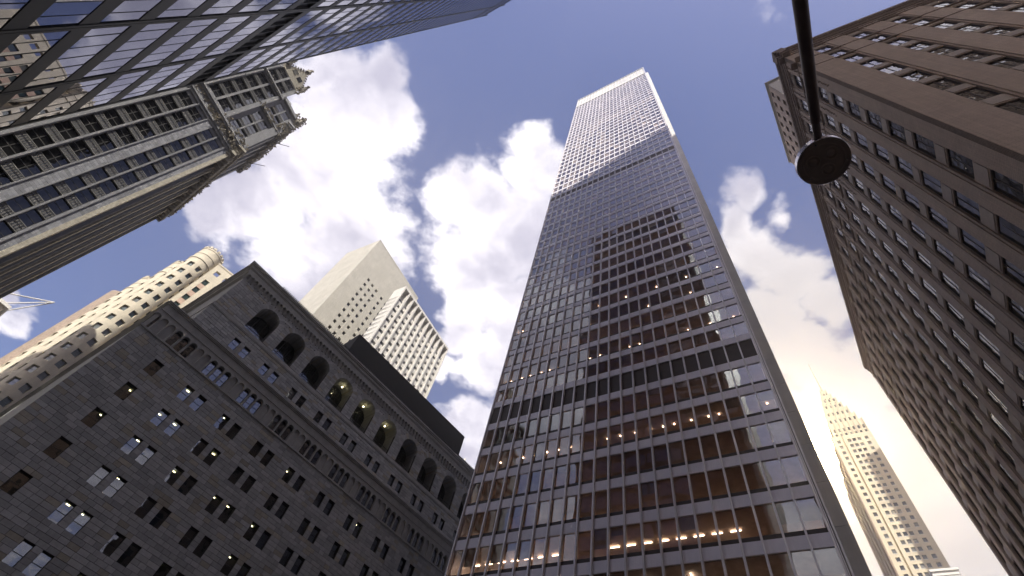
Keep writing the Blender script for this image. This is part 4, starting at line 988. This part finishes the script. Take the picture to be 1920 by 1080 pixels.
# ------------------------------------------------------------------ art deco tower with a spire, lower right
def build_deco():
    S = 1.9; D = 150.0; a = radians(49.1)
    T = thing('art_deco_tower', 'slender cream art deco tower with stepped crown and needle spire beside the sun', 'skyscraper', (D*S*sin(a), D*S*cos(a)), 133.0, S)
    R = random.Random(12); W, DP = 11.1, 36.0; H = 127.5
    xs = [1.05, 3.95, 5.35, 6.75, 8.75]; ww = .95
    us = [0]; 
    for x in xs: us += [x, x+ww]
    us = us[:3] + [2.55, 3.0] + us[3:] + [W]
    zs = [40.0]; z = 42.0
    while z < 125: zs += [z, z+1.15]; z += 2.12
    zs.append(H)
    kinds = ['p', 'w', 'p', 'slot', 'p'] + ['w', 'p']*3 + ['w', 'p']
    kinds = kinds[:len(us)-1]
    def dep(i, j):
        if kinds[i] == 'slot': return .6
        return (0, .25) if (kinds[i] == 'w' and j % 2) else 0.0
    facade(us, zs, dep, flat(0)).build('wall', M['cream'], T)
    n = 0; rest = MB()
    for j in range(len(zs)-2, 0, -1):
        if not j % 2: continue
        for i in range(len(us)-1):
            if kinds[i] != 'w' or zs[j] < 70: continue
            if n < 150: put('window', pane_mesh(ww, 1.15, 'g_far'), T, (us[i], .2, zs[j])); n += 1
            b = MB()
    fr = MB(); fr.box(-.08, ww+.08, -.05, .02, -.12, 0); fr = fr.mesh('sill', M['white'])
    for j in range(1, len(zs)-1, 2):
        for i in range(len(us)-1):
            if kinds[i] == 'w' and zs[j] > 76: put('sill', fr, T, (us[i], 0, zs[j]))
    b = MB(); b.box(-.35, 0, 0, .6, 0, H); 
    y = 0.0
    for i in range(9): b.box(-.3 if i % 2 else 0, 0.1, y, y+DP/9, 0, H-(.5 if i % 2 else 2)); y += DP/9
    b.build('side_wall', M['cream_shade'], T)
    b = MB(); b.box(.1, W, .5, DP, 0, H-.2); b.box(0, W, 0, .5, 0, 40); b.build('core_wall', M['cream'], T)
    # stepped crown
    cx, cy = 6.1, 14.0
    tiers = [(4.9, 12.8, 127.5, 134), (4.3, 10, 134, 139.5), (3.6, 7.5, 139.5, 145), (2.9, 5.2, 145, 149.5), (2.2, 3.6, 149.5, 153.5), (1.5, 2.3, 153.5, 157), (.85, 1.2, 157, 160.5)]
    for hw, hd, z0, z1 in tiers:
        b = MB(); b.box(cx-hw, cx+hw, cy-hd, cy+hd, z0-3, z1)
        k = max(2, int(hw*1.6))
        for i in range(k+1): x = cx-hw+2*hw*i/k; b.box(x-.12, x+.12, cy-hd-.25, cy-hd, z0-6, z1+.6)
        for i in range(5): y = cy-hd+2*hd*i/4; b.box(cx-hw-.25, cx-hw, y-.2, y+.2, z0-6, z1+.6)
        b.build('crown_tier', M['cream'], T)
        b = MB()
        for i in range(k):
            x = cx-hw+2*hw*(i+.5)/k
            for zz in (z0+.5, z0+2.6):
                if zz+1.3 < z1: b.box(x-.3, x+.3, cy-hd-.03, cy-hd+.05, zz, zz+1.3)
        b.build('crown_window', M['g_far'], T, stuff=True)
    b = MB(); b.tube([(cx, cy, 160), (cx, cy, 162.5), (cx, cy, 166), (cx, cy, 178)], [.6, .35, .2, .10], 8); b.build('spire', M['cream'], T)
build_deco()

# ------------------------------------------------------------------ small bits of far buildings
def build_small():
    # glazed box with a white mast, at the left edge
    def azp(a, D): return (D*sin(radians(a)), D*cos(radians(a)))
    T = thing('glazed_penthouse', 'pale rooftop box with big windows and a white mast, at the left edge', 'building', azp(-49.0, 150), 47.0)
    z0 = 77.0; b = MB(); b.box(-16, 0, .3, 9, 0, z0); b.box(-16, 0, 0, .3, 0, 66); b.box(-16, 0, 0, .3, z0-1.0, z0); b.box(-.8, 0, 0, .3, 66, z0-1); b.build('wall', M['beige'], T)
    for x in range(5):
        b = MB(); b.box(-1.0-3*x-2.7, -1.0-3*x, .1, .28, 67.5, z0-1.1); o = b.build('window', M['g_far'], T)
        b = MB(); b.box(-1.0-3*x-.15, -1.0-3*x+.1, -.1, .3, 66, z0-1); b.box(-1-3*x-2.7, -1-3*x, 0, .1, 72, 72.4); b.build('mullion', M['white'], T)
    b = MB(); b.box(-16, .6, -.7, 9, z0, z0+.8); b.box(-11, -4, 1, 6, z0+.8, z0+4.5); b.build('roof', M['white'], T)
    b = MB(); tip = (4.2, 1, z0+9.0)
    for p in ((-1, 0, z0+.8), (-4.5, 1, z0+2), (-.2, 4, z0+.8)): b.tube([p, tip], .16, 6)
    b.build('mast', M['white'], T)
    T = thing('rooftop_turret', 'tiny sunlit turret with a white mast showing over the far end of the stone cornice', 'building', azp(1.6, 190), 53.0)
    b = MB(); b.box(-5, 9, 0, 10, 0, 137.5); b.box(-3.2, 3.4, 1, 6, 137.5, 140.5); b.box(-1.8, 1.6, 1.5, 5, 140.5, 142.3); b.build('wall', M['concrete'], T)
    b = MB(); b.tube([(-.5, 2, 142), (-.5, 2, 147.5)], .45, 8); b.tube([(-2.6, 2, 140), (-2.6, 2, 143)], .15, 6); b.build('mast', M['white'], T)
    T = thing('low_pale_roof', 'pale flat rooftop cutting across the foot of the art deco tower', 'building', azp(50.6, 210), 133.0)
    b = MB(); b.box(4, 11.5, 0, 12, 0, 115.6); b.build('wall', M['white'], T)
    b = MB(); b.box(3.7, 11.8, -.4, 12, 115.6, 116.4); b.box(3.8, 11.7, -.2, 12, 114.2, 114.5); b.build('cornice', M['white'], T)
    b = MB(); b.tube([(5, 2, 116), (5, 2, 117.6)], .5, 8); b.build('roof_vent', M['concrete'], T)
build_small()

# ------------------------------------------------------------------ street lamp over the camera
def build_lamp():
    T = thing('street_lamp', 'round flat lamp head with three lenses on a long arm above the street', 'street lamp', (0.1, -2.35), 90.0)
    from_xy = Vector((0.1, -2.35, 0)); 
    Hh = 6.62; C0 = Vector((2.62, 0.62, Hh))-from_xy
    hx, hy = 2.38*1.06, .92
    # head centre: azimuth 72, elevation 62.8, about 5.6 m off
    az, el, r = radians(71.9), radians(62.9), 5.62
    c = Vector((sin(az)*cos(el)*r, cos(az)*cos(el)*r, sin(el)*r+1.6))-from_xy; R0 = .232
    b = MB(); b.lathe([(0.001, c.z), (R0*.72, c.z), (R0*.74, c.z-.004), (R0*.78, c.z-.004), (R0*.80, c.z), (R0-.012, c.z), (R0-.006, c.z-.006)], 48, (c.x, c.y)); b.build('lamp_face', M['lamp_lens'], T, smooth=False)
    b = MB(); b.lathe([(R0-.006, c.z-.007), (R0, c.z-.002), (R0, c.z+.062), (R0-.01, c.z+.07), (.05, c.z+.085), (.001, c.z+.085)], 48, (c.x, c.y)); b.build('rim', M['chrome'], T, smooth=False)
    for t in (0.62, 0.62+2*pi/3, 0.62+4*pi/3):
        lx, ly = c.x+.092*cos(t), c.y+.092*sin(t)
        b = MB(); b.lathe([(.064, c.z-.001), (.061, c.z-.012), (.052, c.z-.012), (.047, c.z-.001)], 28, (lx, ly)); b.build('lens_ring', M['lamp_lens'], T, smooth=True)
        b = MB(); b.lathe([(.036, c.z-.001), (.031, c.z-.008), (.018, c.z-.015), (.001, c.z-.017)], 24, (lx, ly)); b.build('lens', M['lamp_lens'], T, smooth=True)
        b = MB(); b.tube([(c.x+.19*cos(t+1.05), c.y+.19*sin(t+1.05), c.z-.006), (c.x+.19*cos(t+1.05), c.y+.19*sin(t+1.05), c.z+.01)], .008, 8); b.build('screw', M['chrome'], T)
    d = Vector((-.71, -.965, 0)).normalized()
    nd = Vector((2.285, .63, 0))-from_xy; 
    p0 = Vector((c.x, c.y, 0))+Vector((-.055, .0, 0))*0
    st = Vector((nd.x, nd.y, c.z+.045)); en = Vector((1.575, -.335, c.z+.20))-Vector((from_xy.x, from_xy.y, 0)); base = Vector((0, 0, c.z+.45))
    b = MB(); b.tube([Vector((c.x, c.y, c.z+.09)), st+(c.xy-st.xy).to_3d()*.4+Vector((0, 0, .01)), st, st.lerp(en, .12)], [.03, .032, .033, .034], 14); b.build('arm_socket', M['lamp_metal'], T, smooth=True)
    b = MB(); b.tube([st.lerp(en, .12), st.lerp(en, .13), st.lerp(en, .5), en, base], [.036, .042, .052, .060, .075], 18); b.build('arm', M['lamp_metal'], T, smooth=True)
    b = MB(); b.tube([(0, 0, c.z+.6), (0, 0, 4), (0, 0, 1), (0, 0, -.12)], [.075, .09, .10, .11], 20); b.tube([(0, 0, .4), (0, 0, -.12)], .17, 20); b.build('pole', M['lamp_metal'], T, smooth=True)
build_lamp()

# ------------------------------------------------------------------ the street behind: seen in the glass, and casting the shade
def back_block(name, label, xy, az, W, Dp, H, wallm, x=3.2, fl=3.9):
    T = thing(name, label, 'office building', xy, az); R = random.Random(len(label))
    us = [0]; u = 1.0
    while u < W-2: us += [u, u+x*.55]; u += x
    us.append(W); zs = [0, 6]; 
    z = 7.0
    while z < H-4: zs += [z, z+fl*.55]; z += fl
    zs[1:2] = []; zs.append(H)
    facade(us, zs, lambda i, j: (0, .4) if (i % 2 and j % 2) else 0.0, flat(0)).build('wall', M[wallm], T)
    g = MB(); g.poly([(0, .35, 0), (W, .35, 0), (W, .35, H-1), (0, .35, H-1)]); g.build('windows', M['g_far'], T, stuff=True)
    us2 = [0]; u = 1.0
    while u < Dp-2: us2 += [u, u+x*.55]; u += x
    us2.append(Dp)
    for X, sg in ((0, 1), (W, -1)):
        facade(us2, zs, lambda i, j: (0, .4) if (i % 2 and j % 2) else 0.0, lambda u, d, z: (X+sg*d, u, z)).build('side_wall', M[wallm], T)
        g = MB(); g.poly([(X+sg*.38, .4, 0), (X+sg*.38, Dp-.4, 0), (X+sg*.38, Dp-.4, H-1), (X+sg*.38, .4, H-1)][::-sg]); g.build('side_windows', M['g_far'], T, stuff=True)
    b = MB(); b.box(-.3, W+.3, -.3, Dp, H, H+1.2); b.box(0, W, Dp-.4, Dp, 0, H); b.build('roof', M[wallm], T)
    return T
def along(t, off=0): return (-38.727+.7455*t-.6665*off, 19.588-.6666*t-.7455*off)
# facade local x runs towards azimuth 311.8, so each block is anchored at its far end
back_block('dark_stone_block', 'narrow grey stone tower across the street, reflected in the left panes', along(55), 311.8, 10.8, 24, 179, 'brown')
back_block('low_stone_block', 'low stone house in the gap between two towers behind the street', along(70), 311.8, 14.8, 20, 34, 'brown')
back_block('tall_brown_block', 'broad brown tower further down the street behind', along(93), 311.8, 22.8, 26, 186, 'brown')
back_block('gap_shade_tower', 'very tall distant tower standing at the end of the gap', (12, -96), 278.0, 34, 26, 262, 'concrete')  # unseen; put there to stop sun reaching the centre tower through the gap
back_block('street_end_block', 'stone block closing the far end of the street behind', along(99, -6), 41.8+180, 9.5, 20, 135, 'brown')
back_block('shadow_caster_tower', 'tower hidden behind the brown block that shades the art deco tower', (213.4, 102.9), 98.0, 26, 14, 286, 'brown')

# ------------------------------------------------------------------ the thin warm air of the street
def build_haze():
    b = MB(); b.box(-420, 520, -420, 560, -2.2, 372)
    m = bpy.data.materials.new('haze'); m.use_nodes = True; nt = m.node_tree; nt.nodes.clear()
    v = nt.nodes.new('ShaderNodeVolumePrincipled'); v.inputs['Color'].default_value = (1.0, 0.93, 0.85, 1)
    v.inputs['Density'].default_value = 0.0006; v.inputs['Anisotropy'].default_value = 0.88
    o = nt.nodes.new('ShaderNodeOutputMaterial'); nt.links.new(v.outputs[0], o.inputs['Volume'])
    b.build('haze', m, stuff=True)
build_haze()
